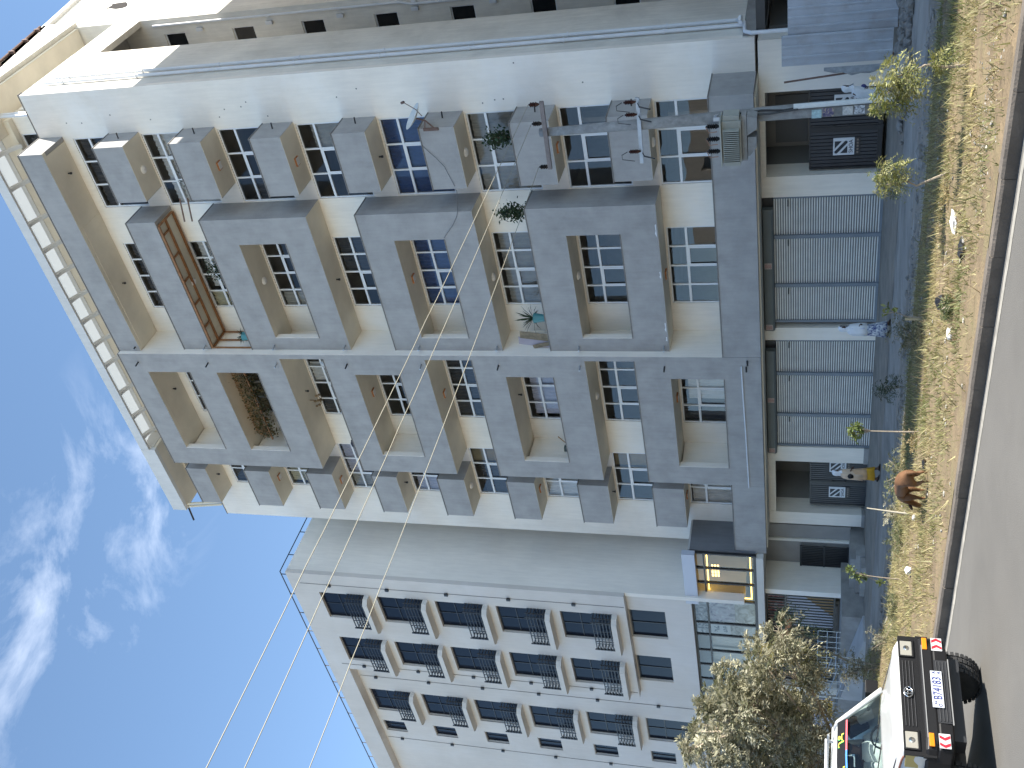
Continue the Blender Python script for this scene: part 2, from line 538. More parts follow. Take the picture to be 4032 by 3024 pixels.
# bay C and D balconies
YC, YD, YE = 31.25, 30.90, 31.35
CX0, CX1 = -24.735, -18.22
def capline(b, x0, x1, y0, y1, z): b.box(x0, x1, y0 - 0.025, y1, z + 0.001, z + 0.035)
for k in (2, 4, 6):
    z0, z1 = ZS[k - 1], PT[k]
    h = (-24.10, -19.39, PT[k - 1] + 0.0, ZS[k] + 0.0)
    fr = bpart('balcony_frame', M_GREY, lambda b: (b.wall_y(CX0, CX1, z0, z1, YC, YC + 0.24, [h]), b.box(CX1 - 0.18, CX1, YC + 0.242, P0 - 0.002, z0, z1)), bevel=0.012)
    bpart('parapet_cap', M_CAP, lambda b: (capline(b, CX0, CX1 + 0.02, YC, YC + 0.27, z1), b.box(CX1 - 0.19, CX1 + 0.02, YC + 0.272, P0 - 0.004, z1 + 0.001, z1 + 0.035), capline(b, h[0], h[1], YC, YC + 0.26, h[2])), fr)
    bpart('reveal', M_WHITE, lambda b: (b.box(h[0] + 0.001, h[0] + 0.02, YC + 0.004, YC + 0.27, h[2] + 0.04, h[3] - 0.002)), fr)
    bpart('soffit', M_SOFFIT, lambda b: (b.box(h[0] + 0.022, h[1] - 0.002, YC + 0.006, YC + 0.236, h[3] - 0.005, h[3] - 0.002), b.box(CX0, CX1, YC + .004, P0 - .004, z0 - .007, z0 - .003)), fr)
fr = bpart('balcony_parapet', M_GREY, lambda b: (b.box(CX0, CX1, YC, YC + 0.2, ZS[7], PT[7]), b.box(CX1 - 0.18, CX1, YC + 0.202, P0 - 0.002, ZS[7], PT[7])), bevel=0.012)
bpart('parapet_cap', M_CAP, lambda b: (capline(b, CX0, CX1 + 0.02, YC, YC + 0.23, PT[7]), b.box(CX1 - 0.19, CX1 + 0.02, YC + 0.232, P0 - 0.004, PT[7] + 0.001, PT[7] + 0.035)), fr)
for k in range(2, 10):
    o = bpart('balcony_slab', M_SOFFIT, lambda b: b.box(CX0, CX1 - 0.182, YC + 0.245, P0 - 0.003, ZS[k - 1] - 0.004, ZS[k - 1] + 0.15))
    bpart('balcony_slab', M_SOFFIT, lambda b: b.box(-31.58, -24.99, YD + 0.245, P0 - 0.003, ZS[k - 1] - 0.004, ZS[k - 1] + 0.15))
    bpart('balcony_slab', M_SOFFIT, lambda b: (b.box(-34.7, -32.47, YE + 0.005, P0 - 0.003, ZS[k - 1] - 0.006, ZS[k - 1] + 0.148), b.box(-34.88, -34.7, YE + 0.005, P0 - 0.003, ZS[k - 1] - 0.006, ZS[k - 1] - 0.001)))
    if k < 9:
        bpart('balcony_slab', M_SOFFIT, lambda b: b.box(-17.31, -14.92, YE + 0.005, P0 - 0.003, ZS[k - 1] - 0.006, ZS[k - 1] + 0.148))
# bay D: one tall grey screen with windows cut through it
holesD = [(-30.62, -25.83, PT[0], ZS[1]), (-30.62, -25.83, PT[2], ZS[3]), (-30.60, -25.81, PT[4], ZS[5]), (-30.55, -25.78, PT[6] - 0.03, ZS[7]), (-30.55, -25.78, PT[7], ZS[8])]
openD = [(-31.8, -24.97, PT[1], ZS[2]), (-31.8, -24.97, PT[3], ZS[4]), (-31.8, -24.97, PT[5], ZS[6])]
scr = bpart('balcony_screen', M_GREY, lambda b: b.wall_y(-31.62, CX0, 4.0, 32.40, YD, YD + 0.24, holesD + openD), bevel=0.012)
bpart('fin_wall', M_WHITE, lambda b: b.box(-24.965, CX0 + 0.0025, YD + 0.242, P0 - 0.003, 4.02, 32.39))
bpart('fin_wall', M_WHITE, lambda b: b.box(CX0, CX0 + 0.006, YD + 0.002, YD + 0.2405, 5.4, 32.39))
bpart('screen_side', M_GREY, lambda b: [b.box(-31.62, -31.45, YD + 0.242, P0 - 0.003, a, c) for a, c in ((4.02, PT[1]), (ZS[2], PT[3]), (ZS[4], PT[5]), (ZS[6], 32.38))])
for h in holesD:
    bpart('reveal', M_WHITE, lambda b: b.box(h[0] + 0.001, h[0] + 0.02, YD + 0.004, YD + 0.27, h[2] + 0.04, h[3] - 0.002), scr)
    bpart('parapet_cap', M_CAP, lambda b: capline(b, h[0], h[1], YD, YD + 0.26, h[2]), scr)
    bpart('soffit', M_SOFFIT, lambda b: b.box(h[0] + 0.022, h[1] - 0.002, YD + 0.006, YD + 0.236, h[3] - 0.005, h[3] - 0.002), scr)
    # inner cheek walls of the recess
    bpart('cheek_wall', M_WHITE, lambda b: b.box(-30.95, -30.80, YD + 0.245, P0 - 0.004, h[2] - 0.9, h[3] - 0.05), scr)
for h in openD:
    bpart('parapet_cap', M_CAP, lambda b: capline(b, -31.64, h[1], YD, YD + 0.27, h[2]), scr)
    bpart('soffit', M_SOFFIT, lambda b: b.box(-31.6, h[1] - .002, YD + .004, P0 - .005, h[3] - .008, h[3] - .003), scr)
bpart('parapet_cap', M_CAP, lambda b: capline(b, -31.64, CX0, YD, YD + 0.27, 32.40), scr)
# bay B and E box balconies
def boxbalc(xl, xr, z0, z1, capz=True):
    o = bpart('box_balcony', M_GREY, lambda b: (b.box(xl, xr, YE, YE + 0.15, z0, z1), b.box(xr - 0.15, xr, YE + 0.152, P0 - 0.002, z0, z1), b.box(xl, xl + 0.15, YE + 0.152, P0 - 0.002, z0, z1)), bevel=0.012)
    bpart('parapet_cap', M_CAP, lambda b: (capline(b, xl - 0.03, xr + 0.02, YE, YE + 0.17, z1), b.box(xr - 0.16, xr + 0.02, YE + 0.172, P0 - 0.004, z1 + 0.001, z1 + 0.035)), o)
    return o
for k in range(2, 9):
    bb = boxbalc(-17.33, -14.90, ZS[k - 1], PT[k - 1])
    bpart('drain_spout', M_DARK, lambda b: b.tube([(-14.93, 32.1, ZS[k - 1] + 0.62), (-14.66, 32.1, ZS[k - 1] + 0.60)], 0.025, 6), bb)
for k in range(2, 10):
    boxbalc(-34.90, -32.46, ZS[k - 1], PT[k - 1] - (0.05 if k == 9 else 0))
# roof parapet of bays B and C
YR = 31.1
rp = bpart('roof_parapet', M_GREY, lambda b: (b.box(CX0 + 0.008, -14.90, YR, YR + 0.2, 31.30, 32.41), b.box(-15.08, -14.90, YR + 0.202, P0 - 0.002, 31.30, 32.41)), bevel=0.012)
bpart('parapet_cap', M_CAP, lambda b: (capline(b, CX0, -14.88, YR, YR + 0.22, 32.41), b.box(-15.1, -14.88, YR + 0.222, P0 - 0.034, 32.412, 32.445)), rp)
bpart('soffit', M_SOFFIT, lambda b: b.box(CX0 + .01, -14.903, YR + .004, YR + .2, 31.29, 31.297), rp)
bpart('balcony_slab', M_SOFFIT, lambda b: b.box(CX1 - 0.18, -15.09, YR + 0.205, P0 - 0.004, 31.29, 31.45))
bpart('balcony_slab', M_SOFFIT, lambda b: b.box(CX0 + 0.008, CX1 - 0.182, YR + 0.205, YC + 0.243, 31.274, 31.43))
# first-floor band over the shops
bd = bpart('floor_band', M_GREY, lambda b: b.prism([(CX0 + 0.008, YD), (-14.20, YD), (-14.20, P0 - .002), (-14.4, P0 - .002), (-14.4, YD + .2), (CX0 + .008, YD + .2)], 'z', 3.99, 5.38), bevel=0.012)
bpart('floor_band', M_GREY, lambda b: b.prism([(-35.83, YD), (-31.625, YD), (-31.625, YD + .2), (-35.65, YD + .2), (-35.65, P0 + .6), (-35.83, P0 + .6)], 'z', 3.99, 5.33), bevel=0.012)
bpart('parapet_cap', M_CAP, lambda b: (capline(b, CX0 + 0.01, -14.18, YD, YD + 0.22, 5.38), b.box(-14.42, -14.18, YD + 0.222, P0 - 0.004, 5.382, 5.415)), bd)
bpart('parapet_cap', M_CAP, lambda b: capline(b, -35.85, -31.63, YD, YD + 0.22, 5.33), bd)
bpart('soffit', M_SOFFIT, lambda b: b.box(-35.64, -14.41, YD + 0.204, P0 + 0.9, 3.93, 3.985), bd)
bpart('conduit', M_PIPE, lambda b: b.tube([(-25.15, YD - 0.03, 4.72), (-26.5, YD - 0.035, 4.70), (-28.6, YD - 0.03, 4.66), (-31.7, YD - 0.03, 4.62)], 0.03, 6), bd)
# bolt holes in the white wall and chipped paint on a balcony edge
ra = random.Random(8)
for i in range(16):
    x, z = ra.uniform(-14.7, -13.3), ra.uniform(7, 31)
    bpart('anchor_hole', M_CAP, lambda b: b.lathe((x, P0 - .004, z), [(.03, 0), (.03, .006)], 8, 'y'))
for z, w_ in ((7.5, .5), (7.5, .3), (7.5, .42), (7.5, .2)):
    x = ra.uniform(-24.6, -19)
    bpart('paint_chip', M_FRAME, lambda b: b.prism([(x, z - .004), (x + w_ * .3, z + .05), (x + w_ * .55, z + .02), (x + w_, z + .035), (x + w_ * 1.1, z - .004)], 'y', YC - .004, YC - .001))
# ceiling lamps under the slabs, and drain spouts by the fin
M_LAMP = mat('lamp_glass', (0.75, 0.72, 0.68), 0.3)
M_ORW = mat('orange_wood', (0.42, 0.17, 0.06), 0.6, var=0.2, scale=8)
rl = random.Random(3)
for k in range(2, 10):
    for bay, x, y in (('B', -16.2, 31.95), ('C', -21.6, 31.95), ('D', -27.6, 31.85), ('E', -33.4, 31.95)):
        z = ZS[k - 1] - 0.008
        t = rl.random()
        if t < 0.35:
            bpart('ceiling_lamp', M_LAMP, lambda b: b.lathe((x, y, z), [(0.17, 0), (0.16, -0.05), (0.09, -0.1), (0.01, -0.11)], 12))
        elif t < 0.7:
            o = bpart('ceiling_lamp', M_LAMP, lambda b: b.box(x - .14, x + .14, y - .1, y + .1, z - 0.07, z))
            bpart('lamp_rim', M_ORW, lambda b: (b.box(x - .17, x - .141, y - .13, y + .13, z - 0.06, z), b.box(x + .141, x + .17, y - .13, y + .13, z - 0.06, z), b.box(x - .14, x + .14, y - .13, y - .101, z - 0.06, z)), o)
        else:
            bpart('ceiling_lamp', M_DARK, lambda b: (b.tube([(x, y, z), (x, y, z - 0.1)], 0.03, 6), b.tube([(x, y, z - .1), (x, y, z - .16)], 0.05, 8)))
    if k < 9:
        z = ZS[k - 1] + 0.2
        bpart('drain_spout', M_STEEL, lambda b: b.tube([(-24.50, YC + 0.05, z), (-24.52, YC - 0.28, z - 0.02)], 0.035, 7))
        bpart('drain_spout', M_STEEL if k % 2 else M_DARK, lambda b: b.tube([(-25.22, YD + 0.05, z), (-25.24, YD - 0.28, z - 0.02)], 0.035, 7))
for x, yy, z in ((-24.5, YC, 31.5), (-25.22, YD, 31.55), (-25.2, YD, 4.55), (-24.9, YD, 4.5)):
    bpart('drain_spout', M_DARK, lambda b: b.tube([(x, yy + 0.05, z), (x, yy - 0.28, z - 0.03)], 0.035, 7))
# a chandelier left hanging on a sixth-floor balcony
def chand(b):
    x, y, z = -28.2, 31.9, ZS[6]
    b.tube([(x, y, z), (x, y, z - .35)], 0.02, 6)
    b.lathe((x, y, z - 0.5), [(0.02, .15), (.07, .08), (.03, 0), (.09, -.06), (.02, -.12)], 8)
    for i in range(6):
        a = i * PI / 3
        c, s = math.cos(a), math.sin(a)
        b.tube([(x, y, z - .5), (x + .14 * c, y + .14 * s, z - .6), (x + .27 * c, y + .27 * s, z - .48)], 0.014, 5)
        b.lathe((x + .27 * c, y + .27 * s, z - .48), [(.03, 0), (.06, .05), (.045, .11)], 7)
tag(bpart('chandelier', mat('bronze', (0.22, 0.15, 0.08), 0.4, metal=0.5), chand, None), 'ornate bronze chandelier hanging under the wide sixth-floor balcony ceiling', 'chandelier')
# ---- right flank, light well and rear wing
XR = -13.07
M_SIDE = mat('side_plaster', (0.72, 0.69, 0.62), 0.92, var=0.12, scale=0.45, streak=0.08, bump=0.2, bscale=20, dirt=(0.40, 0.38, 0.34), dirt_amt=0.25, dirt_scale=0.5)
bpart('side_wall', M_SIDE, lambda b: (b.box(XR - 0.25, XR, P0 + 0.222, 36.55, 4.4, 32.38), b.box(XR - 0.25, XR, 36.552, 39.97, 31.05, 32.36)))
bpart('side_wall', M_SIDE, lambda b: b.box(-37.08, -36.92, P0 + .222, 46, -.4, 32.38))
bpart('well_wall', M_SIDE, lambda b: b.box(XR - 4.2, XR - 4.0, 36.0, 39.9, 4.4, 31.0))
wl = []
for k in range(1, 9):
    wl.append((-15.2, -13.75, ZS[k - 1] + 1.3, ZS[k - 1] + 2.35))
def wing(b):
    b.wall_y(-18.0, XR, 4.4, 35.6, 39.98, 40.2, wl)
    b.add([(XR, 40.202, 4.4), (XR, 58, 4.4), (XR, 58, 39.0), (XR, 44, 37.0), (XR, 40.202, 36.25)], [(0, 1, 2, 3, 4)])
    b.add([(XR - .3, 40.202, 4.4), (XR - .3, 58, 4.4), (XR - .3, 58, 39.0), (XR - .3, 44, 37.0), (XR - .3, 40.202, 36.25)], [(4, 3, 2, 1, 0)])
    b.add([(XR, 58, 39.0), (XR, 44, 37.0), (XR, 40.202, 36.25), (XR - .3, 40.202, 36.25), (XR - .3, 44, 37.0), (XR - .3, 58, 39.0)], [(0, 1, 4, 5), (1, 2, 3, 4)])
bpart('rear_wing_wall', M_SIDE, wing)
M_DGL = mat('dark_glass', (0.012, 0.014, 0.017), 0.06, spec=0.6)
for q in wl:
    w = bpart('window', M_FRAME, lambda b: (b.box(q[0], q[0] + .05, 40.05, 40.12, q[2], q[3]), b.box(q[1] - .05, q[1], 40.05, 40.12, q[2], q[3]), b.box(q[0] + .05, q[1] - .05, 40.05, 40.12, q[3] - .05, q[3]), b.box(q[0] + .05, q[1] - .05, 40.05, 40.12, q[2], q[2] + .05), b.box(q[1] - .75, q[1] - .69, 40.05, 40.12, q[2] + .05, q[3] - .05)))
    pane(w, q[0] + .04, q[1] - .72, q[2] + .04, q[3] - .04, 40.09, M_DGL)
    pane(w, q[1] - .72, q[1] - .04, q[2] + .04, q[3] - .04, 40.09, M_DGL)
# unfinished patch and air-conditioner holes on the rear wing, as flat near-black shapes
for y, z, w_, h_ in ((42.4, 33.6, 0.9, 1.3), (42.6, 28.8, 0.9, 1.6)):
    bpart('broken_opening', mat('opening_black', (0.022, 0.016, 0.013), 0.95, var=0.4, scale=6), lambda b: b.prism([(y + w_ * (.5 * math.cos(a) + rl.uniform(-.2, .2)), z + h_ * (.5 * math.sin(a) + rl.uniform(-.18, .18))) for a in [i * PI / 5 for i in range(10)]], 'x', XR - 0.02, XR + 0.02))
def vpipe(x, y, z0, z1, r=0.065, extra=()):
    def fn(b):
        b.tube([(x, y, z1), (x, y, z0)] + list(extra), r, 9)
        z = z1 - 0.9
        while z > z0: b.tube([(x, y, z), (x, y, z - 0.05)], r * 1.35, 9); z -= 3.4
    return bpart('downpipe', M_PIPE, fn, smooth=False)
vpipe(XR + 0.10, 33.42, 4.6, 31.7, extra=[(XR + 0.10, 33.42, 4.45), (XR + 0.22, 33.3, 4.35), (XR + 0.22, 33.0, 4.33), (XR + .2, 32.6, 4.3), (XR + .2, 32.45, 4.1), (XR + .2, 32.42, 0.2)])
vpipe(XR + 0.10, 33.85, 4.7, 31.65, extra=[(XR + 0.10, 33.85, 4.6), (XR + 0.30, 33.6, 4.5), (XR + 0.36, 33.0, 4.48)])
def wellpipe(b):
    x, y = XR - 0.25, 39.86
    b.tube([(x, y, 30.4), (x, y, 18.6), (x - .12, y, 18.1), (x - .12, y, 4.6)], 0.06, 8)
    for k in range(1, 9): b.tube([(x - .05, y + .1, ZS[k - 1] + .55), (x - .05, y, ZS[k - 1] + .35)], .05, 7); b.box(x - .4, x - .25, y - .02, y + .1, ZS[k - 1] + .3, ZS[k - 1] + .6)
bpart('downpipe', M_PIPE, wellpipe)
bpart('concrete_beam', M_CONC, lambda b: (b.box(XR - 0.28, XR + 0.02, P0 + 0.1, 46, 4.0, 4.39), b.box(-16, XR - .29, P0 + .9, 46, 3.7, 3.98)))
# ---- penthouse and canopy roof
M_CANOPY = mat('canopy_plaster', (0.66, 0.65, 0.62), 0.9, var=0.06, scale=0.8, streak=0.05)
def tl_mat():
    m = bpy.data.materials.new('translucent_sheet'); m.use_nodes = True
    t = m.node_tree; t.nodes.clear()
    d = N(t, 'ShaderNodeBsdfDiffuse'); d.inputs[0].default_value = (.62, .64, .63, 1)
    r = N(t, 'ShaderNodeBsdfTranslucent'); r.inputs[0].default_value = (.62, .65, .64, 1)
    x = N(t, 'ShaderNodeMixShader'); x.inputs[0].default_value = 0.30
    o = N(t, 'ShaderNodeOutputMaterial')
    t.links.new(d.outputs[0], x.inputs[1]); t.links.new(r.outputs[0], x.inputs[2]); t.links.new(x.outputs[0], o.inputs[0])
    return m
M_SHEET = tl_mat()
YF = 31.8
bpart('roof_fascia', M_CANOPY, lambda b: (b.box(-31.7, -12.9, YF, YF + 0.12, 34.45, 34.93), b.box(-36.12, -31.7, YF - 0.01, YF + 0.2, 34.12, 34.93)))
bpart('roof_soffit', M_SOFFIT, lambda b: b.box(-36.1, -31.7, YF + 0.205, 34.2, 34.14, 34.3))
ribx = [-15.4, -16.87, -18.57, -19.93, -21.2, -22.6, -23.83, -25.17, -26.4, -28.13, -29.69, -31.01]
for x in ribx:
    def rib(b):
        pr = []
        n = 9
        for i in range(n):
            a = i / (n - 1)
            y = YF + 0.12 + 1.15 * a
            z = 34.50 - 0.62 * a * a * (1.25 - 0.25 * a)
            pr.append((y, z))
        top = [(y, z + 0.20 + 0.06 * math.cos(PI * i / (n - 1)) ** 2) for i, (y, z) in enumerate(pr)]
        b.prism(pr + top[::-1], 'x', x - 0.075, x + 0.075)
    bpart('roof_rib', M_CANOPY, rib)
def sheet(b):
    pr = [(YF + 0.13, 34.52), (YF + 0.30, 34.80), (YF + 0.7, 34.95), (YF + 1.3, 35.02)]
    vs = []
    for y, z in pr: vs += [(-31.7, y, z), (-12.95, y, z)]
    b.add(vs, [(2 * i, 2 * i + 1, 2 * i + 3, 2 * i + 2) for i in range(3)])
bpart('roof_sheet', M_SHEET, sheet)
bpart('canopy_end', M_CANOPY, lambda b: b.box(-31.9, -31.68, YF + .21, 33.1, 34.31, 35.0))
bpart('roof_slab', M_CANOPY, lambda b: b.prism([(YF + 1.3, 34.8), (YF + 1.3, 35.05), (44.0, 36.95), (44.0, 36.7)], 'x', -36.1, -12.9))
bpart('penthouse_beam', M_SOFFIT, lambda b: b.box(-36.0, -14.3, 33.12, 33.4, 34.02, 34.80))
ph = [(-35.0 + i * 2.55, -32.9 + i * 2.55, 32.7, 34.0) for i in range(8)]
bpart('penthouse_wall', M_WHITE, lambda b: b.wall_y(-36.0, -14.3, 32.3, 34.78, 33.42, 33.6, ph))
for q in ph:
    w = bpart('window', M_FRAME, lambda b: (b.box(q[0], q[0] + .06, 33.46, 33.52, q[2], q[3]), b.box(q[1] - .06, q[1], 33.46, 33.52, q[2], q[3]), b.box(q[0] + .06, q[1] - .06, 33.46, 33.52, q[3] - .06, q[3]), b.box((q[0] + q[1]) / 2 - .03, (q[0] + q[1]) / 2 + .03, 33.46, 33.52, q[2], q[3] - .06)))
    pane(w, q[0] + .05, (q[0] + q[1]) / 2 - .02, q[2], q[3] - .05, 33.5, M_DGL); pane(w, (q[0] + q[1]) / 2 + .02, q[1] - .05, q[2], q[3] - .05, 33.5, M_DGL)
bpart('roof_floor', M_CONC, lambda b: b.box(-36.9, XR - .26, P0 + .23, 39.9, 32.0, 32.25))
# gable side of the penthouse
bpart('gable_fascia', M_SIDE, lambda b: b.prism([(YF, 34.46), (YF, 34.96), (40.19, 36.22), (40.19, 34.46)], 'x', XR - 0.02, XR + 0.17))
bpart('gutter', M_RUST, lambda b: (b.tube([(XR + .22, YF, 35.0), (XR + .22, 39.9, 36.2)], 0.06, 7), [b.box(XR + .16, XR + .3, y - .05, y + .05, 34.75 + (y - YF) * .149, 35.02 + (y - YF) * .149) for y in (34.2, 35.6, 36.9, 38.2, 39.4)]))
bpart('gable_soffit', M_SOFFIT, lambda b: b.box(-14.9, XR - 0.03, YF + .3, 39.9, 34.3, 34.455))
bpart('penthouse_side', M_SIDE, lambda b: (b.box(-14.5, -14.28, 33.7, 39.95, 32.26, 34.29), b.box(-14.275, -14.2, 34.0, 36.0, 32.5, 34.0), b.box(-14.275, -14.2, 36.4, 39.0, 32.5, 34.0)))
for y in (35.0, 37.7):
    bpart('round_vent', M_CONC, lambda b: b.lathe((-14.19, y, 33.35), [(.22, -.005), (.22, .03), (.15, .03), (.14, .015), (.01, .015)], 16, 'x'))
for y in (33.0, 33.22):
    bpart('roof_pipe', M_PIPE, lambda b: b.tube([(-14.05, y, 32.3), (-14.05, y, 34.9)], 0.06, 8))
bpart('roof_pipe', mat('cream_pipe', (.7, .64, .5), .5), lambda b: (b.tube([(-36.15, 32.1, 34.2), (-36.35, 32.55, 32.45)], 0.07, 8), b.tube([(-35.9, 32.05, 34.2), (-36.1, 32.5, 32.45)], 0.07, 8)))
bpart('roof_spout', M_DARK, lambda b: b.tube([(-36.1, 32.1, 34.2), (-37.0, 31.9, 34.1)], 0.05, 7))
# ---- shop level
bpart('pillar', M_WHITE, lambda b: b.box(-14.98, -13.2, P0, P0 + .8, -0.3, 3.925))
for a, c in ((-18.9, -18.08), (-25.22, -24.62), (-31.75, -30.9), (-35.65, -34.9)):
    bpart('pillar', M_WHITE, lambda b: b.box(a, c, P0 + 0.0, P0 + .9, -0.6, 3.925), bevel=0.01)
for a, c, z in ((-18.92, -18.06, .12), (-31.77, -30.88, 0.05), (-35.67, -34.88, 0.0)): bpart('plinth', M_CONC, lambda b: b.box(a, c, P0 - 0.02, P0 + .5, -0.7, z))
for a, c, z in ((-18.078, -14.985, 3.74), (-34.895, -31.755, 3.62)): bpart('lintel', M_WHITE, lambda b: b.box(a, c, P0 + .02, P0 + .3, z, 3.925))
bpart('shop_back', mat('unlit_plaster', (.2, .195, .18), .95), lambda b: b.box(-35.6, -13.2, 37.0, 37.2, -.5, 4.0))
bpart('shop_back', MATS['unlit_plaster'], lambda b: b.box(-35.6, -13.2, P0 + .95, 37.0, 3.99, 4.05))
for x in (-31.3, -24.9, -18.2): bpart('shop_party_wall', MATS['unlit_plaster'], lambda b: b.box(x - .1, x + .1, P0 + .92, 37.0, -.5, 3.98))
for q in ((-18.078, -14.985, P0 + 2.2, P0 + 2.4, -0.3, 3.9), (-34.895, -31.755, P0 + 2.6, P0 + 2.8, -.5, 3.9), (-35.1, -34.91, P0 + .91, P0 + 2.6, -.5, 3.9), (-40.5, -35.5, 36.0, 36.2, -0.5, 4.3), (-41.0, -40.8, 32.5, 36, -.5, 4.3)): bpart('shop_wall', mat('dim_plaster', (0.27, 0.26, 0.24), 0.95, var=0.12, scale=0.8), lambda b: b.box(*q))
M_SHUT = mat('shutter_slat', (0.80, 0.79, 0.76), 0.5, metal=0.0, var=0.12, scale=2.5)
M_SHG = mat('shutter_gap_shade', (0.20, 0.20, 0.20), 0.7)  # shade between the slats, put into the colour of the recessed faces
M_SHF = mat('shutter_frame', (0.17, 0.20, 0.235), 0.5, var=0.1, scale=2)
for a, c, zb in ((-24.36, -18.93, -0.14), (-30.86, -25.26, -0.24)):
    s = bpart('roller_shutter', M_SHF, lambda b: (b.box(a - .03, a + .06, P0 + .06, P0 + .16, zb - .1, 3.52), b.box(c - .06, c + .03, P0 + .06, P0 + .16, zb - .1, 3.52), b.box(a, c, P0 + .055, P0 + .17, zb - .12, zb + .09), [b.box(x - .07, x + .07, P0 + .03, P0 + .15, zb, 3.52) for x in (a + (c - a) * .31, a + (c - a) * .70)]))
    bpart('shutter_box', mat('shutter_housing', (0.13, 0.15, 0.155), 0.55, var=.08, scale=2), lambda b: b.prism([(P0 + .2, 3.53), (P0 - .16, 3.53), (P0 - .22, 3.6), (P0 - .2, 3.88), (P0 - .12, 3.92), (P0 + .2, 3.92)], 'x', a - .25, c - .35), s)
    bpart('shutter_motor', M_DARK, lambda b: b.box(c - .348, c - .0, P0 + .02, P0 + .18, 3.54, 3.91), s)
    bays = [a + .06, a + (c - a) * .31, a + (c - a) * .70, c - .06]
    for i in range(3):
        xa, xb = bays[i] + (.07 if i else 0), bays[i + 1] - (.07 if i < 2 else 0)
        def slats(b):
            z = zb + .09; p = 0.086
            vs = []
            while z < 3.5:
                vs += [(P0 + .14, z), (P0 + .105, z + p * .12), (P0 + .105, z + p * .48), (P0 + .14, z + p * .60)]
                z += p
            n = len(vs)
            for j in range(n - 1):
                b.mi = 0 if j % 4 == 1 or j % 4 == 0 else 1
                b.add([(xa, *vs[j]), (xb, *vs[j]), (xb, *vs[j + 1]), (xa, *vs[j + 1])], [(0, 1, 2, 3)])
        bpart('shutter_curtain', [M_SHUT, M_SHG], slats, s)
        bpart('shutter_bolt', M_DARK, lambda b: b.box(xb - .3, xb - .05, P0 + .02, P0 + .05, 3.0, 3.05), s)
    for x in (a - .2, a + 2.6):
        n = bpart('paper_notice', mat('notice_paper', (.42, .36, .34), .8, var=.3, scale=30), lambda b: b.add([(x, P0 - .225, 3.6), (x + .26, P0 - .225, 3.6), (x + .26, P0 - .222, 3.86), (x, P0 - .222, 3.86)], [(0, 1, 2, 3)]), s)
        bpart('notice_print', mat('notice_red', (.4, .12, .1), .8), lambda b: [b.box(x + .04 + .02 * (j % 2), x + .2, P0 - .229, P0 - .226, 3.64 + j * .045, 3.655 + j * .045) for j in range(5)], n)
# ============================================================ the setting: road, verge, lane, ground
def kerb_y(x): return 10.45 + 0.0247 * (-4.4 - x)
M_ROAD = mat('asphalt', (0.112, 0.107, 0.098), 0.9, var=0.10, scale=0.6, bump=0.5, bscale=90, dirt=(0.14, 0.134, 0.122), dirt_amt=0.5, dirt_scale=0.35)
M_LANE = mat('lane_asphalt', (0.12, 0.12, 0.122), 0.85, var=0.12, scale=0.8, bump=0.4, bscale=60, dirt=(0.20, 0.19, 0.17), dirt_amt=0.35, dirt_scale=0.5)
M_PATH = mat('worn_concrete', (0.30, 0.285, 0.26), 0.92, var=0.18, scale=0.7, bump=0.5, bscale=35, dirt=(0.10, 0.095, 0.085), dirt_amt=0.6, dirt_scale=0.45)
M_DIRT = mat('packed_dirt', (0.27, 0.24, 0.20), 0.97, var=0.22, scale=1.1, bump=0.8, bscale=18, dirt=(0.13, 0.125, 0.115), dirt_amt=0.6, dirt_scale=0.6)
M_SOIL = mat('verge_soil', (0.165, 0.12, 0.068), 0.97, var=0.28, scale=2.2, bump=0.9, bscale=22, dirt=(0.17, 0.15, 0.068), dirt_amt=0.75, dirt_scale=0.9)
M_KERB = mat('kerb_concrete', (0.125, 0.105, 0.085), 0.92, var=0.35, scale=1.6, bump=0.5, bscale=30)
g = MB(); g.add([(-900, -900, -0.42), (900, -900, -0.42), (900, 900, -0.42), (-900, 900, -0.42)], [(0, 1, 2, 3)])
tag(g.build('ground', M_DIRT), kind='structure')
def grid(name, x0, x1, yfun0, yfun1, nx, ny, zf, m, smooth=True):
    xs = np.linspace(x0, x1, nx); vs = np.zeros((nx, ny, 3))
    for i, x in enumerate(xs):
        ys = np.linspace(yfun0(x), yfun1(x), ny)
        vs[i, :, 0] = x; vs[i, :, 1] = ys
        vs[i, :, 2] = [zf(x, y) for y in ys]
    idx = []
    for i in range(nx - 1):
        for j in range(ny - 1):
            a = i * ny + j
            idx += [a, a + ny, a + ny + 1, a + 1]
    return tag(np_mesh(name, vs.reshape(-1, 3), 4, idx, m, smooth=smooth), kind='structure')
def ns(x, y, s, seed=0.0):
    from mathutils import noise
    return noise.noise(V((x * s + seed, y * s - seed, seed)))
r = MB(); r.add([(-300, -14, 0), (120, -14, 0), (120, kerb_y(120), 0), (-300, kerb_y(-300), 0)], [(0, 1, 2, 3)])
tag(r.build('road', M_ROAD), kind='structure')
M_PAINT = mat('road_paint', (0.29, 0.275, 0.24), 0.8, var=0.25, scale=5, dirt=(0.16, 0.155, 0.145), dirt_amt=0.8, dirt_scale=3.0)
def paint(b):
    n = 300
    vs = []
    for i in range(n + 1):
        x = -60 + 70 * i / n
        vs += [(x, kerb_y(x) - 0.27 + ns(x, 0, 3, 2) * .025, 0.004), (x, kerb_y(x) - 0.14 + ns(x, 5, 3, 4) * .03, 0.004)]
    b.add(vs, [(2 * i, 2 * i + 2, 2 * i + 3, 2 * i + 1) for i in range(n)])
b = MB(); paint(b); tag(b.build('road_edge_line', M_PAINT), kind='structure')
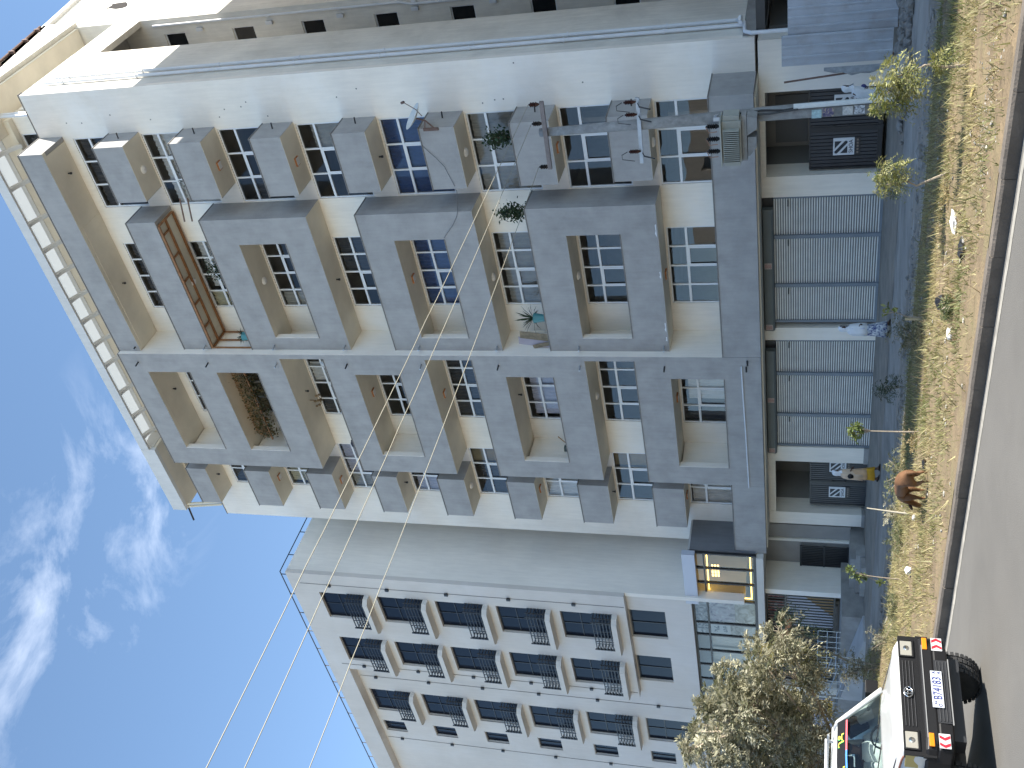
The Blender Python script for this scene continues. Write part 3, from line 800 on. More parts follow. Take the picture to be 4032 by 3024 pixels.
# kerb of separate cast stones
kb = thing('kerb', (-10, kerb_y(-10), 0), kind='structure')
x = -3.0
rk = random.Random(5)
while x > -42:
    l = 0.985 if x > -30 else 1.985
    xa, xb = x - l, x
    dz = rk.uniform(-.006, .006); dy = rk.uniform(-.006, .006)
    s = MB()
    pr = [(0, -0.1), (0.0, .12), (.03, .15), (.19, .152), (.20, -0.1)]
    s.loft([[(xx, kerb_y(xx) + p[0] + dy, p[1] + dz) for p in pr] for xx in (xa, xb)])
    s.build('kerb_stone', M_KERB, kb)
    x -= l + 0.006
def vz(x, y):
    t = (y - kerb_y(x) - 0.2) / (far_y(x) - kerb_y(x) - 0.2)
    z = 0.15 - 0.16 * max(0, t) + 0.05 * math.sin(PI * min(1, max(0, t)))
    e = min(1, max(0, t) * 6) * min(1, max(0, 1 - t) * 6)
    return z + e * (0.035 * ns(x, y, 0.9) + 0.025 * ns(x, y, 2.7, 3))
def far_y(x):
    return 19.15 + 0.12 * math.sin(x * .3) + min(4.5, max(0, -24.5 - x) * 0.57)
grid('verge', -46, 4, lambda x: kerb_y(x) + .2, far_y, 240, 60, vz, M_SOIL)
e = MB()
xs_ = [4 - i * 0.5 for i in range(101)]
e.loft([[(xx, far_y(xx) + p[0], p[1]) for p in ((0.0, -.3), (0, .005), (.09, .0), (.1, -.3))] for xx in xs_])
tag(e.build('verge_edging', mat('edging_concrete', (0.42, 0.40, 0.36), .9, var=.2, scale=2)), kind='structure')
grid('service_lane', -70, 30, lambda x: 19.0, lambda x: 22.2 + .15 * ns(x, 0, .5), 120, 6, lambda x, y: -0.24, M_LANE)
grid('gutter_strip', -70, 30, lambda x: 20.95 + .25 * ns(x, 3, .7), lambda x: 22.9 + .2 * ns(x, 9, .6), 420, 14, lambda x, y: -0.235 + max(0, .05 + .055 * ns(x, y, 2.2, 6) + .03 * ns(x, y, 6, 2)), M_DIRT)
grid('concrete_path', -70, 30, lambda x: 22.5 + .2 * ns(x, 9, .6), lambda x: 27.2, 160, 10, lambda x, y: -0.19 - .004 * (x + 20) * .0 + .012 * ns(x, y, .8), M_PATH)
grid('dirt_apron', -70, 30, lambda x: 26.9 + .3 * ns(x, 2, .4), lambda x: 45, 160, 40, lambda x, y: -0.185 + .02 * ns(x, y, .7, 4) + min(.05, max(0, (y - 29) * .02)), M_DIRT)
# loose stones in the gutter strip, too many and too small to count
st = MB()
rs = random.Random(11)
for i in range(420):
    xx = rs.uniform(-34, -7); yy = rs.gauss(21.75, .42)
    rr = abs(rs.gauss(0, .045)) + .025
    st.ico((xx, yy, -.2 + rr * .3), rr, 1, .25, (1.2, .9, .7), rs.random() * 3)
for i in range(160):
    xx = rs.uniform(-14.2, -9.5); yy = rs.uniform(26.5, 30.3)
    rr = abs(rs.gauss(0, .07)) + .03
    st.ico((xx, yy, -.16 + rr * .3), rr, 1, .25, (1.2, .9, .7), rs.random() * 3)
tag(st.build('rubble', mat('rubble_stone', (.20, .19, .175), .95, var=.35, scale=4)), 'small grey stones and rubble scattered along the gutter strip', 'rubble', kind='stuff')
def rock(x, y, z, r_, label, sq=(1, .8, .7)):
    q = MB(); q.ico((x, y, z), r_, 2, .09, sq, random.random() * 3)
    return tag(q.build('boulder', mat('boulder_stone', (.34, .33, .31), .95, var=.25, scale=3, bump=.6, bscale=12)), label, 'rock')
rock(-11.55, 26.2, .0, .42, 'large pale rough boulder in front of the metal sheet fence', (1.0, .8, .62))
rock(-12.75, 27.6, -.05, .25, 'smaller grey boulder lying at the foot of the sheet fence')

# ============================================================ the white block to the left
HB = thing('hotel_block', (-48, 31, -0.3), 'pale block with dark windows and small black balcony grilles left of the apartments', 'building')
HG = mat('tinted_glass', (0.008, 0.013, 0.024), 0.10, spec=0.14)
M_HW = mat('hotel_plaster', (0.62, 0.58, 0.53), 0.92, var=0.07, scale=0.3, streak=0.04, bump=0.1, bscale=25, dirt=(0.70, 0.70, 0.70), dirt_amt=0.35, dirt_scale=0.15)
FZ = [26.81, 23.57, 20.36, 17.12, 13.84]
def hpart(name, m, fn, parent=HB, **k): return bpart(name, m, fn, parent, **k)
h1 = [(a, c, z - 2.56, z) for z in FZ for a, c in ((-42.0, -39.92), (-45.83, -43.72))]
hpart('bay_wall', M_HW, lambda b: b.wall_y(-46.72, -38.47, 10.54, 28.3, 30.0, 30.25, h1))
h2 = [(-41.98, -39.9, 8.75, 10.48), (-45.6, -43.55, 8.75, 10.48)]
hpart('lower_wall', M_HW, lambda b: b.wall_y(-46.72, -38.475, 7.45, 10.538, 30.4, 30.6, h2))
hpart('bay_soffit', M_HW, lambda b: b.box(-46.70, -38.48, 30.02, 30.6, 10.545, 10.6))
F3 = FZ + [10.56]
h3 = [(-51.5, -49.42, z - 2.56, z) for z in F3] + [(-53.72, -52.7, z - 1.35, z) for z in F3]
hpart('recess_wall', M_HW, lambda b: b.wall_y(-68, -46.725, 7.45, 27.1, 30.55, 30.75, h3))
hpart('roof_parapet', M_HW, lambda b: (b.box(-68, -46.725, 30.0, 30.25, 27.1, 28.298), b.box(-68, -46.73, 30.252, 30.74, 27.102, 27.3)))
hpart('bay_return', M_HW, lambda b: b.box(-46.72, -46.5, 30.252, 30.9, 10.6, 28.29))
hpart('side_wall', mat('hotel_side_brightened', (.80, .76, .69), .92, var=.07, scale=.3, streak=.05), lambda b: b.box(-38.72, -38.47, 30.252, 52, 5.0, 28.29))  # brightness put into the colour: paler than the front to lift a shaded wall
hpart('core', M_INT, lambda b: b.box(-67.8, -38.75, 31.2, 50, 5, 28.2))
def hwin(q, y, cols=2, tr=True):
    w = hpart('window', M_DARK, lambda b: (b.box(q[0], q[0] + .05, y, y + .07, q[2], q[3]), b.box(q[1] - .05, q[1], y, y + .07, q[2], q[3]), b.box(q[0] + .05, q[1] - .05, y, y + .07, q[3] - .05, q[3]), b.box(q[0] + .05, q[1] - .05, y, y + .07, q[2], q[2] + .05),
        [b.box(q[0] + (q[1] - q[0]) * i / cols - .02, q[0] + (q[1] - q[0]) * i / cols + .02, y, y + .07, q[2] + .05, q[3] - .05) for i in range(1, cols)], b.box(q[0] + .05, q[1] - .05, y + .001, y + .069, q[2] + (q[3] - q[2]) * .62, q[2] + (q[3] - q[2]) * .62 + .04) if tr else None))
    for i in range(cols):
        pane(w, q[0] + (q[1] - q[0]) * i / cols + .02, q[0] + (q[1] - q[0]) * (i + 1) / cols - .02, q[2] + .03, q[3] - .03, y + .035, HG)
    hpart('window_reveal', mat('stone_trim', (.46, .41, .34), .9), lambda b: (b.box(q[0] - .05, q[0] - .001, y - .11, y + .05, q[2], q[3]), b.box(q[0] - .05, q[1] + .05, y - .112, y + .05, q[3] + .001, q[3] + .05)), w)
    return w
M_TRIM = mat('ledge_plaster', (.62, .585, .53), .9, var=.06, scale=1)
def ledge(xa, xb, zt, y):
    l = hpart('window_ledge', M_TRIM, lambda b: b.prism([(xa - .05, y), (xb + .62, y), (xb + .62, y - .30), (xb + .35, y - .52), (xa - .05 + .18, y - .52), (xa - .05, y - .30)][::-1], 'z', zt - .22, zt) if 0 else b.prism([(xb + .05, y), (xb + .05, y - .30), (xb - .18, y - .52), (xa - .42, y - .52), (xa - .66, y - .30), (xa - .66, y)], 'z', zt - .26, zt))
    def grille(b):
        x0, x1, yy = xa - .30, xb + .02, y - .44
        zs = [zt + .09 + .165 * i for i in range(6)]
        path = [(x1, y + .02), (x1, yy + .14), (x1 - .14, yy), (x0 + .14, yy), (x0, yy + .14), (x0, y + .02)]
        for z in zs:
            for i in range(5): b.bar((*path[i], z), (*path[i + 1], z), .042)
        for x, yv in path: b.bar((x, yv, zt), (x, yv, zs[-1] + .1), .05)
        for t in (.33, .66): b.bar((x0 + (x1 - x0) * t, yy, zt), (x0 + (x1 - x0) * t, yy, zs[-1]), .03)
    hpart('railing', M_DARK, grille, l)
for z in FZ:
    for a, c in ((-42.0, -39.92), (-45.83, -43.72)):
        hwin((a, c, z - 2.56, z), 30.14); ledge(a, c, z - 2.60, 30.0)
for q in h2: hwin(q, 30.5, 2, False)
for q in h3:
    if q[1] - q[0] > 1.5:
        hwin(q, 30.66)
        if q[3] > 11: ledge(q[0], q[1], q[2] - .04, 30.55)
    else: hwin(q, 30.66, 2, False)
def cable(x, y, z0, z1):
    c = hpart('light_cable', M_CAP, lambda b: b.bar((x, y - .012, z0), (x, y - .012, z1), .02))
    for z in [q - .8 for q in F3]:
        if z0 < z < z1: hpart('wall_light', M_DARK, lambda b: b.box(x - .07, x + .07, y - .12, y - .025, z - .09, z + .09), c)
cable(-39.25, 30.0, 10.6, 27.7); cable(-46.25, 30.0, 10.6, 27.4); cable(-48.1, 30.55, 7.6, 27.0); cable(-54.5, 30.55, 7.6, 27.0)
def roofrail(b):
    z = 28.62
    b.tube([(-38.5, 50, z), (-38.5, 30.05, z), (-68, 30.05, z)], .03, 6)
    for i in range(19): b.bar((-38.7 - i * 1.6, 30.05, 28.3), (-38.7 - i * 1.6, 30.05, z), .035)
    for i in range(8): b.bar((-38.5, 31.2 + i * 1.6, 28.3), (-38.5, 31.2 + i * 1.6, z), .035)
hpart('roof_rail', M_DARK, roofrail)
# ---- glazed shop floor under it
SF = thing('shop_front', (-44, 30.7, -0.3), 'low glazed shop and bank front with posters, barred gates and steps', 'shopfront')
ys = 30.7
mul = [-35.82, -36.82, -37.83, -39.07, -40.82, -41.76, -43.02, -44.2, -45.42, -46.6, -47.8, -49.0, -50.2, -51.4, -52.6, -53.8, -55.0]
M_BK = mat('dark_mullion', (.025, .024, .026), .45)
def fra(b):
    for i, x in enumerate(mul): b.box(x - .04, x + .04, ys - .05, ys + .08, 4.56, 7.36)
    b.box(mul[-1], mul[0], ys - .045, ys + .07, 6.70, 6.78)
    b.box(mul[-1] - .04, mul[0] + .04, ys - .06, ys + .08, 4.44, 4.56)
    b.box(mul[-1] - .04, mul[0] + .04, ys - .06, ys + .08, 7.36, 7.44)
fr = bpart('glazing_frame', M_BK, fra, SF)
SGL = glass_mat('shop_glass', (.80, .84, .85), 1.6)
for i in range(len(mul) - 1):
    pane(SF, mul[i + 1] + .04, mul[i] - .04, 4.56, 6.70, ys, SGL); pane(SF, mul[i + 1] + .04, mul[i] - .04, 6.78, 7.36, ys, SGL)
bpart('shop_ceiling', mat('shop_white', (.55, .54, .52), .9, var=.1, scale=1), lambda b: (b.box(-55, -35.75, 30.8, 34.5, 7.37, 7.44), b.box(-55, -35.75, 34.5, 34.6, 4.5, 7.36), b.box(-55, -35.75, 30.8, 34.49, 4.42, 4.5)), SF)
def print_mat(name, c1, c2, c3, sc, seed):
    m = bpy.data.materials.new(name); m.use_nodes = True
    t = m.node_tree; b = t.nodes['Principled BSDF']; b.inputs['Roughness'].default_value = .6
    ge = N(t, 'ShaderNodeNewGeometry'); mpn = N(t, 'ShaderNodeMapping'); mpn.inputs['Location'].default_value = (seed, seed * 2, -seed)
    no = N(t, 'ShaderNodeTexNoise'); no.inputs['Scale'].default_value = sc; no.inputs['Detail'].default_value = 3; no.inputs['Distortion'].default_value = 1.2
    cr = N(t, 'ShaderNodeValToRGB'); cr.color_ramp.interpolation = 'EASE'
    cr.color_ramp.elements[0].color = (*c1, 1); cr.color_ramp.elements[0].position = .34
    cr.color_ramp.elements[1].color = (*c3, 1); cr.color_ramp.elements[1].position = .66
    e_ = cr.color_ramp.elements.new(.5); e_.color = (*c2, 1)
    t.links.new(ge.outputs['Position'], mpn.inputs[0]); t.links.new(mpn.outputs[0], no.inputs['Vector']); t.links.new(no.outputs[0], cr.inputs[0]); t.links.new(cr.outputs[0], b.inputs['Base Color'])
    return m
PR = [print_mat('poster_print_a', (.12, .09, .2), (.5, .46, .55), (.72, .72, .78), 2.6, 1), print_mat('poster_print_b', (.2, .17, .15), (.45, .42, .4), (.75, .76, .76), 2.2, 4), print_mat('poster_print_c', (.08, .08, .1), (.35, .33, .32), (.65, .65, .66), 3, 9)]
def sheet_part(name, m, x0, x1, z0, z1, y, parent): return bpart(name, m, lambda b: b.box(x0, x1, y, y + .01, z0, z1), parent)
sheet_part('window_poster', PR[0], -40.74, -39.12, 5.5, 6.68, ys + .05, SF); sheet_part('window_poster', PR[1], -40.74, -39.12, 4.6, 5.48, ys + .05, SF)
wp = sheet_part('window_poster', mat('poster_white', (.72, .74, .76), .6), -41.7, -40.9, 5.75, 6.68, ys + .05, SF)
text_mesh('poster_lettering', 'ካፌ', .34, (-41.3, ys + .03, 6.38), (1, 0, 0), (0, 0, 1), mat('ink_blue', (.08, .13, .2), .6), wp)
text_mesh('poster_lettering', 'ሬስቶ', .26, (-41.3, ys + .03, 5.98), (1, 0, 0), (0, 0, 1), MATS['ink_blue'], wp)
sheet_part('window_poster', PR[1], -41.7, -40.9, 4.6, 5.72, ys + .05, SF)
sheet_part('window_poster', PR[2], -40.74, -39.12, 6.8, 7.33, ys + .05, SF); sheet_part('window_poster', PR[2], -41.7, -40.9, 6.8, 7.33, ys + .05, SF)
for x0, x1 in ((-42.95, -41.84), (-44.12, -43.1)):
    c = MB(); wavy(c, x0, x1, ys + .3, 4.6, 6.7, .03, .2, int(-x0)); c.build('shop_curtain', CUR['white'], SF, smooth=True)
M_LED = emit_mat('led_yellow', (1.0, .62, .12), 2.2)
bpart('led_strip', M_LED, lambda b: (b.box(-39.0, -36.0, ys + .12, ys + .15, 6.60, 6.65), b.box(-39.0, -36.0, ys + .12, ys + .15, 4.68, 4.73), b.box(-39.0, -38.95, ys + .12, ys + .15, 4.73, 6.6)), SF)
bpart('lit_menu', emit_mat('menu_glow', (1.0, .66, .25), 1.1), lambda b: [b.box(-38.0 + .22 * j, -37.83 + .22 * j, ys + .5, ys + .52, 6.15 + .13 * i, 6.24 + .13 * i) for i in range(3) for j in range(4)], SF)
bpart('shelf_unit', mat('shelf_wood', (.30, .20, .11), .7, var=.2, scale=4), lambda b: (b.box(-38.6, -36.2, 32.6, 33.0, 4.5, 5.0), b.box(-37.2, -36.6, 33.5, 33.6, 4.9, 6.2)), SF)
bpart('blank_fascia_sign', mat('sign_blank', (.52, .55, .62), .5), lambda b: b.box(-39.05, -35.6, ys - .35, ys - .07, 7.1, 7.68), SF)
bpart('shop_beam', M_TRIM, lambda b: b.box(-60, -35.86, ys - .1, ys + .3, 4.12, 4.43), SF)
bpart('shop_soffit', M_SOFFIT, lambda b: b.box(-60, -35.86, ys + .31, 36, 4.14, 4.3), SF)
bpart('return_wall', M_DGREY, lambda b: b.box(-35.85, -35.72, ys + .1, 34.6, 4.45, 7.36), SF)
yb = 32.4
bpart('shop_back_wall', mat('dim_wall', (.30, .29, .275), .95, var=.1, scale=1), lambda b: (b.box(-60, -42.6, yb + 1.2, yb + 1.4, -.4, 4.13), b.box(-38.62, -36.05, yb + .5, yb + .7, .4, 4.13)), SF)
bpart('shop_pier', M_WHITE, lambda b: b.box(-38.95, -38.63, ys + .5, yb + .7, .35, 4.13), SF)
bpart('shop_pier', M_WHITE, lambda b: b.box(-46.6, -46.2, ys + .5, yb + 1.2, .35, 4.13), SF)
bpart('step_platform', M_CONC, lambda b: (b.box(-60, -38.2, 29.6, 36, -.4, .78), b.box(-38.2, -36.2, 31.2, 36, -.4, .45)), SF)
bpart('broken_step', M_CONC, lambda b: (b.box(-38.1, -35.6, 30.9, 31.5, -.4, .22), b.box(-37.6, -35.7, 30.3, 30.88, -.4, .05)), SF)
bpart('ramp', mat('ramp_concrete', (.42, .42, .42), .9, var=.12, scale=1.2), lambda b: b.prism([(-42.4, -.4), (-38.0, -.4), (-38.0, -.1), (-42.4, .77)], 'y', 28.2, 29.58), SF)
def bars(name, x0, x1, z0, z1, y, m, parent, n, w=.035, rails=(0, 1)):
    gt = bpart(name, m, lambda b: b.box(x0, x1, y - .03, y + .03, z0 + (z1 - z0) * rails[0] - .04, z0 + (z1 - z0) * rails[0] + .04), parent)
    for t in rails[1:]: bpart('rail', m, lambda b: b.box(x0, x1, y - .03, y + .03, z0 + (z1 - z0) * t - .04, z0 + (z1 - z0) * t + .04), gt)
    for i in range(n):
        x = x0 + (x1 - x0) * (i + .5) / n
        bpart('bar', m, lambda b: b.box(x - w / 2, x + w / 2, y - .022, y + .022, z0, z1), gt)
    return gt
bars('barred_gate', -42.5, -39.0, 1.0, 4.1, 31.6, M_DARK, SF, 17, .05, (0.01, .72, .99))
bars('barred_gate', -46.2, -42.75, 1.0, 4.1, 31.6, M_DARK, SF, 16, .05, (0.01, .62, .99))
bk = bpart('bank_panel', mat('panel_white', (.58, .60, .66), .6), lambda b: b.box(-41.9, -38.96, 31.72, 31.75, 1.05, 3.25), SF)
bpart('panel_print', mat('panel_tan', (.40, .25, .11), .6), lambda b: b.prism([(-38.97, 1.06), (-41.0, 1.06), (-38.97, 3.0)], 'y', 31.70, 31.715), bk)
bpart('window_poster', print_mat('poster_print_d', (.18, .03, .03), (.3, .12, .1), (.45, .42, .4), 5, 3), lambda b: [b.box(-39.9 - j * .98, -39.05 - j * .98, 31.71, 31.74, 3.32, 4.05) for j in range(3)], SF)
am = bpart('cash_machine', M_DARK, lambda b: b.box(-42.55, -41.95, 31.65, 32.2, 1.0, 2.9), SF)
bpart('machine_frame', mat('bank_yellow', (.62, .36, .03), .5), lambda b: (b.box(-42.5, -42.44, 31.62, 31.645, 1.9, 2.7), b.box(-42.06, -42.0, 31.62, 31.645, 1.9, 2.7), b.box(-42.44, -42.06, 31.62, 31.645, 2.64, 2.7), b.box(-42.44, -42.06, 31.62, 31.645, 1.9, 1.96)), am)
M_YEL = MATS['bank_yellow']
ysn = bpart('projecting_sign', M_YEL, lambda b: b.box(-44.3, -41.95, ys - .16, ys - .105, 3.75, 4.55), SF)
text_mesh('sign_lettering', 'ባንክ  ATM', .34, (-43.0, ys - .17, 4.15), (1, 0, 0), (0, 0, 1), M_DARK, ysn)
bpart('orange_sign', mat('sign_orange', (.55, .16, .03), .5), lambda b: b.box(-42.9, -41.0, 31.35, 31.4, 2.95, 3.25), SF)
rsn = bpart('round_signboard', mat('sign_lilac', (.55, .56, .72), .5), lambda b: b.box(-46.9, -44.6, 29.55, 29.6, 1.0, 1.95), SF)
bpart('sign_swoosh', M_YEL, lambda b: b.prism([(-44.62, 1.02), (-46.0, 1.02), (-45.7, 1.45), (-45.2, 1.75), (-44.62, 1.93)], 'y', 29.53, 29.548), rsn)
bpart('sign_line', MATS['ink_blue'], lambda b: (b.box(-46.7, -45.9, 29.535, 29.548, 1.5, 1.54), b.box(-46.7, -46.1, 29.535, 29.548, 1.62, 1.7)), rsn)
def rails(b):
    for z in (1.75, 1.35, .95): b.tube([(-42.3, 29.5, z), (-39.2, 29.5, z)], .022, 6); b.tube([(-42.3, 28.2, z - .02), (-39.2, 28.2, z - .62)], .022, 6)
    for i in range(9): b.tube([(-42.3 + i * .388, 29.5, .78), (-42.3 + i * .388, 29.5, 1.75)], .016, 5)
    for i in range(6): x_ = -42.3 + i * .62; b.tube([(x_, 28.2, .6 - i * .12), (x_, 28.2, 1.73 - i * .12)], .02, 5)
    for z in (1.75, 1.3): b.tube([(-43.1, 29.5, z), (-47.5, 29.5, z)], .022, 6)
    for i in range(12): b.tube([(-43.1 - i * .4, 29.5, .78), (-43.1 - i * .4, 29.5, 1.75)], .014, 5)
bpart('step_railing', M_STEEL, rails, SF)
# slatted gate in the gap beside the apartments
sg = bars('side_gate', -38.6, -37.2, .45, 2.6, 32.7, M_DARK, SF, 12, .07, (0.02, .5, .98))

# ============================================================ neighbours outside the picture whose shadow and reflection reach into it
def plainblock(name, x0, x1, y0, y1, h, face, m, label):
    t = thing(name, ((x0 + x1) / 2, (y0 + y1) / 2, -.3), label, 'building')
    yf = y0 if face < 0 else y1
    hs = []
    nx = int((x1 - x0) / 3.6)
    for k in range(int(h // 3.4)):
        for i in range(nx):
            xa = x0 + (i + .25) * (x1 - x0) / nx
            hs.append((xa, xa + 1.9, 1.2 + k * 3.4, 2.9 + k * 3.4))
    bpart('wall', m, lambda b: (b.wall_y(x0, x1, -.3, h, yf if face < 0 else yf - .3, yf + .3 if face < 0 else yf, hs), b.box(x0, x0 + .3, y0 + .31, y1 - .31, -.3, h), b.box(x1 - .3, x1, y0 + .31, y1 - .31, -.3, h), b.box(x0, x1, (y1 - .3) if face < 0 else y0, y1 if face < 0 else y0 + .3, -.3, h), b.box(x0 + .3, x1 - .3, y0 + .31, y1 - .31, h - .4, h - .1)), t)
    for q in hs:
        pane(t, q[0], q[1], q[2], q[3], yf + .18 if face < 0 else yf - .18, M_DGL, 'window')
plainblock('neighbouring_block', -7.6, 15.2, 32.6, 56, 32.6, -1, M_HW, 'tall pale block just outside the picture past the sheet fence, shading the side wall')
plainblock('neighbouring_block', 15.6, 46, 28.7, 56, 32.6, -1, M_HW, 'second tall pale block outside the picture, further right and nearer the road')
plainblock('opposite_block', -62, -30, -46, -30, 15.0, 1, mat('beige_plaster', (.52, .48, .41), .9, var=.08, scale=.5), 'low beige block across the road behind the viewer, seen mirrored in the windows')
plainblock('opposite_block', -24, 14, -44, -27, 21.0, 1, M_HW, 'taller pale block across the road behind the viewer, seen mirrored in the windows')
# ============================================================ gates with their signs
M_GATE = mat('gate_panel', (0.040, 0.041, 0.046), 0.5, var=0.15, scale=2)
M_SIGN = mat('sign_white', (0.66, 0.68, 0.70), 0.5, var=.05, scale=5)
M_INK = mat('sign_ink', (0.018, 0.022, 0.032), 0.5)
def sign(x0, z0, w, h, y, parent):
    s = bpart('sign_board', M_SIGN, lambda b: b.box(x0, x0 + w, y - .03, y, z0, z0 + h), parent)
    ex, ez, es = x0 + w * .12, z0 + h * .33, w * .70                     # emblem square
    yy = y - .034
    P = lambda u, v: (ex + es * u, ez + h * .60 * v)
    def emb(b):
        b.prism([P(1.0, 1.0), P(.38, 1.0), P(1.0, .45)], 'y', yy - .003, yy)
        b.prism([P(0, 0), P(.62, 0), P(0, .55)], 'y', yy - .003, yy)
        a, c = V(P(.10, .88)), V(P(.90, .12)); d = (c - a).normalized(); n = V((-d.y, d.x)); r = w * .085
        pts = []
        for i in range(9): t = PI / 2 + PI * i / 8; pts.append(a + (d * math.cos(t) + n * math.sin(t)) * r)
        for i in range(9): t = -PI / 2 + PI * i / 8; pts.append(c + (d * math.cos(t) + n * math.sin(t)) * r)
        b.prism([tuple(q) for q in pts], 'y', yy - .003, yy)
    bpart('sign_emblem', M_INK, emb, s)
    text_mesh('sign_lettering', 'SHOA', h * .27, (x0 + w / 2, yy, z0 + h * .16), (1, 0, 0), (0, 0, 1), M_INK, s, squash=w / h * 1.05, depth=.002)
    p = bpart('sign_plate', M_DARK, lambda b: b.box(x0 - .02, x0 + w + .02, y - .028, y + .002, z0 - .19, z0 - .004), parent)
    bpart('plate_mark', mat('plate_print', (.20, .16, .13), .6), lambda b: [b.box(x0 + .05 + i * .115, x0 + .12 + i * .115, y - .032, y - .029, z0 - .13, z0 - .07) for i in range(5)], p)
def gate(x0, x1, z0, z1, y, label, signs):
    g_ = thing('slatted_gate', ((x0 + x1) / 2, y, z0), label, 'gate', 'black slatted entrance gates')
    xm = (x0 + x1) / 2
    for a, c in ((x0, xm - .06), (xm + .06, x1)):
        bpart('gate_frame', M_DARK, lambda b: (b.box(a, a + .06, y - .04, y + .03, z0, z1), b.box(c - .06, c, y - .04, y + .03, z0, z1), b.box(a + .06, c - .06, y - .04, y + .03, z1 - .06, z1), b.box(a + .06, c - .06, y - .04, y + .03, z0, z0 + .16)), g_)
        n = 10; w = (c - a - .12) / n
        for i in range(n):
            bpart('slat', M_GATE, lambda b: b.box(a + .06 + i * w + .014, a + .06 + (i + 1) * w - .014, y - .02, y + .02, z0 + .161, z1 - .061), g_)
    bpart('gate_backing', M_DARK, lambda b: b.box(x0 + .02, x1 - .02, y + .022, y + .028, z0 + .1, z1 - .06), g_)
    bpart('centre_post', M_DARK, lambda b: b.box(xm - .058, xm + .058, y - .05, y + .04, z0 - .02, z1), g_)
    for i in range(2): bpart('latch', M_DARK, lambda b: b.box(xm - .12, xm + .1, y - .08, y - .051, z0 + 1.0 + i * .5, z0 + 1.06 + i * .5), g_)
    for sx, sz in signs: sign(sx, sz, .63, .68, y - .022, g_)
gate(-18.0, -15.02, .0, 2.33, P0 + .30, 'black slatted double gate behind the utility pole, white square signs on it', [(-17.50, .87), (-15.95, .87)])
gate(-34.58, -31.8, -.3, 2.2, P0 + .30, 'black slatted double gate left of the shutters, behind the orange-clad walker', [(-34.09, .71), (-32.54, .71)])
tag(bpart('wall_panel', mat('panel_grey', (.16, .165, .17), .9), lambda b: b.box(-17.9, -16.1, P0 + 2.15, P0 + 2.19, 2.4, 3.5), AB))  # flat dark grey panel on the wall behind the gate
# ============================================================ sheet-metal fence at the right end
SFN = thing('sheet_fence', (-11.5, 30.6, -.1), 'ribbed grey metal sheet fence beside the apartment entrance', 'fence')
M_SHT = mat('ribbed_sheet', (.38, .41, .45), .5, metal=.1, var=.1, scale=1.2, streak=.1, dirt=(.25, .20, .16), dirt_amt=.35, dirt_scale=1.3)
def rib_sheet(x0, x1, z0, z1, y, lean=0):
    def fn(b):
        n = max(2, int((x1 - x0) / .26)); vs = []
        w = (x1 - x0) / n
        for i in range(n):
            for t, d in ((0, 0), (.72, 0), (.78, -.03), (.94, -.03)):
                vs.append((x0 + (i + t) * w, y + d))
        vs.append((x1, y))
        b.add([(p[0], p[1], z0) for p in vs] + [(p[0] + lean, p[1] + .02, z1) for p in vs], [(j, j + 1, len(vs) + j + 1, len(vs) + j) for j in range(len(vs) - 1)])
    return bpart('metal_sheet', M_SHT, fn, SFN)
rib_sheet(-13.32, -12.36, -.02, 3.12, 30.72); rib_sheet(-12.38, -10.4, -.12, 2.94, 30.76); rib_sheet(-10.42, -8.4, -.12, 2.94, 30.79)
for x in (-13.2, -12.35, -10.4): bpart('fence_post', M_RUST, lambda b: b.box(x - .03, x + .03, 30.80, 30.86, -.3, 2.7), SFN)
bpart('fence_rail', M_RUST, lambda b: b.box(-13.2, -8.4, 30.862, 30.9, 2.2, 2.27), SFN)
bn = MB(); bn.bar((-13.48, 30.55, .2), (-13.72, 30.5, 3.05), .05); 
tag(bn.build('rusty_bar', M_RUST), 'thin rusty steel bar leaning against the corner pillar', 'bar')
def tarp(b):
    vs = []
    for i in range(8):
        z = 1.9 - i * .25; w = .05 + .18 * math.sin(i / 7 * PI * .9) + .05 * (i % 2)
        vs += [(-13.38, 30.6, z), (-13.38 - w, 30.52 + .03 * (i % 3), z - .05), (-13.40 - w * .5, 30.45, z)]
    b.add(vs, [(3 * i, 3 * i + 2, 3 * i + 5, 3 * i + 3) for i in range(7)] + [(3 * i + 2, 3 * i + 1, 3 * i + 4, 3 * i + 5) for i in range(7)])
tag(bpart('torn_tarpaulin', mat('grey_plastic', (.26, .27, .28), .6, var=.25, scale=5), tarp, None), 'torn grey plastic sheeting hanging off the fence edge by the pillar', 'tarpaulin')
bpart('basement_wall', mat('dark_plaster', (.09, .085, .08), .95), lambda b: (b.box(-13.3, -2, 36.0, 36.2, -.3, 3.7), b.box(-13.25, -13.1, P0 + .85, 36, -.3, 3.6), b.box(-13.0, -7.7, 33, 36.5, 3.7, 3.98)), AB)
bpart('basement_pipe', M_DARK, lambda b: (b.tube([(-12.6, 35, 3.4), (-11.9, 35, 2.6), (-11.2, 35, 2.4), (-10, 35, 2.4)], .06, 7), b.tube([(-12.4, 34.6, 3.1), (-11.5, 34.6, 2.9), (-9.5, 34.6, 2.9)], .05, 7)), AB)
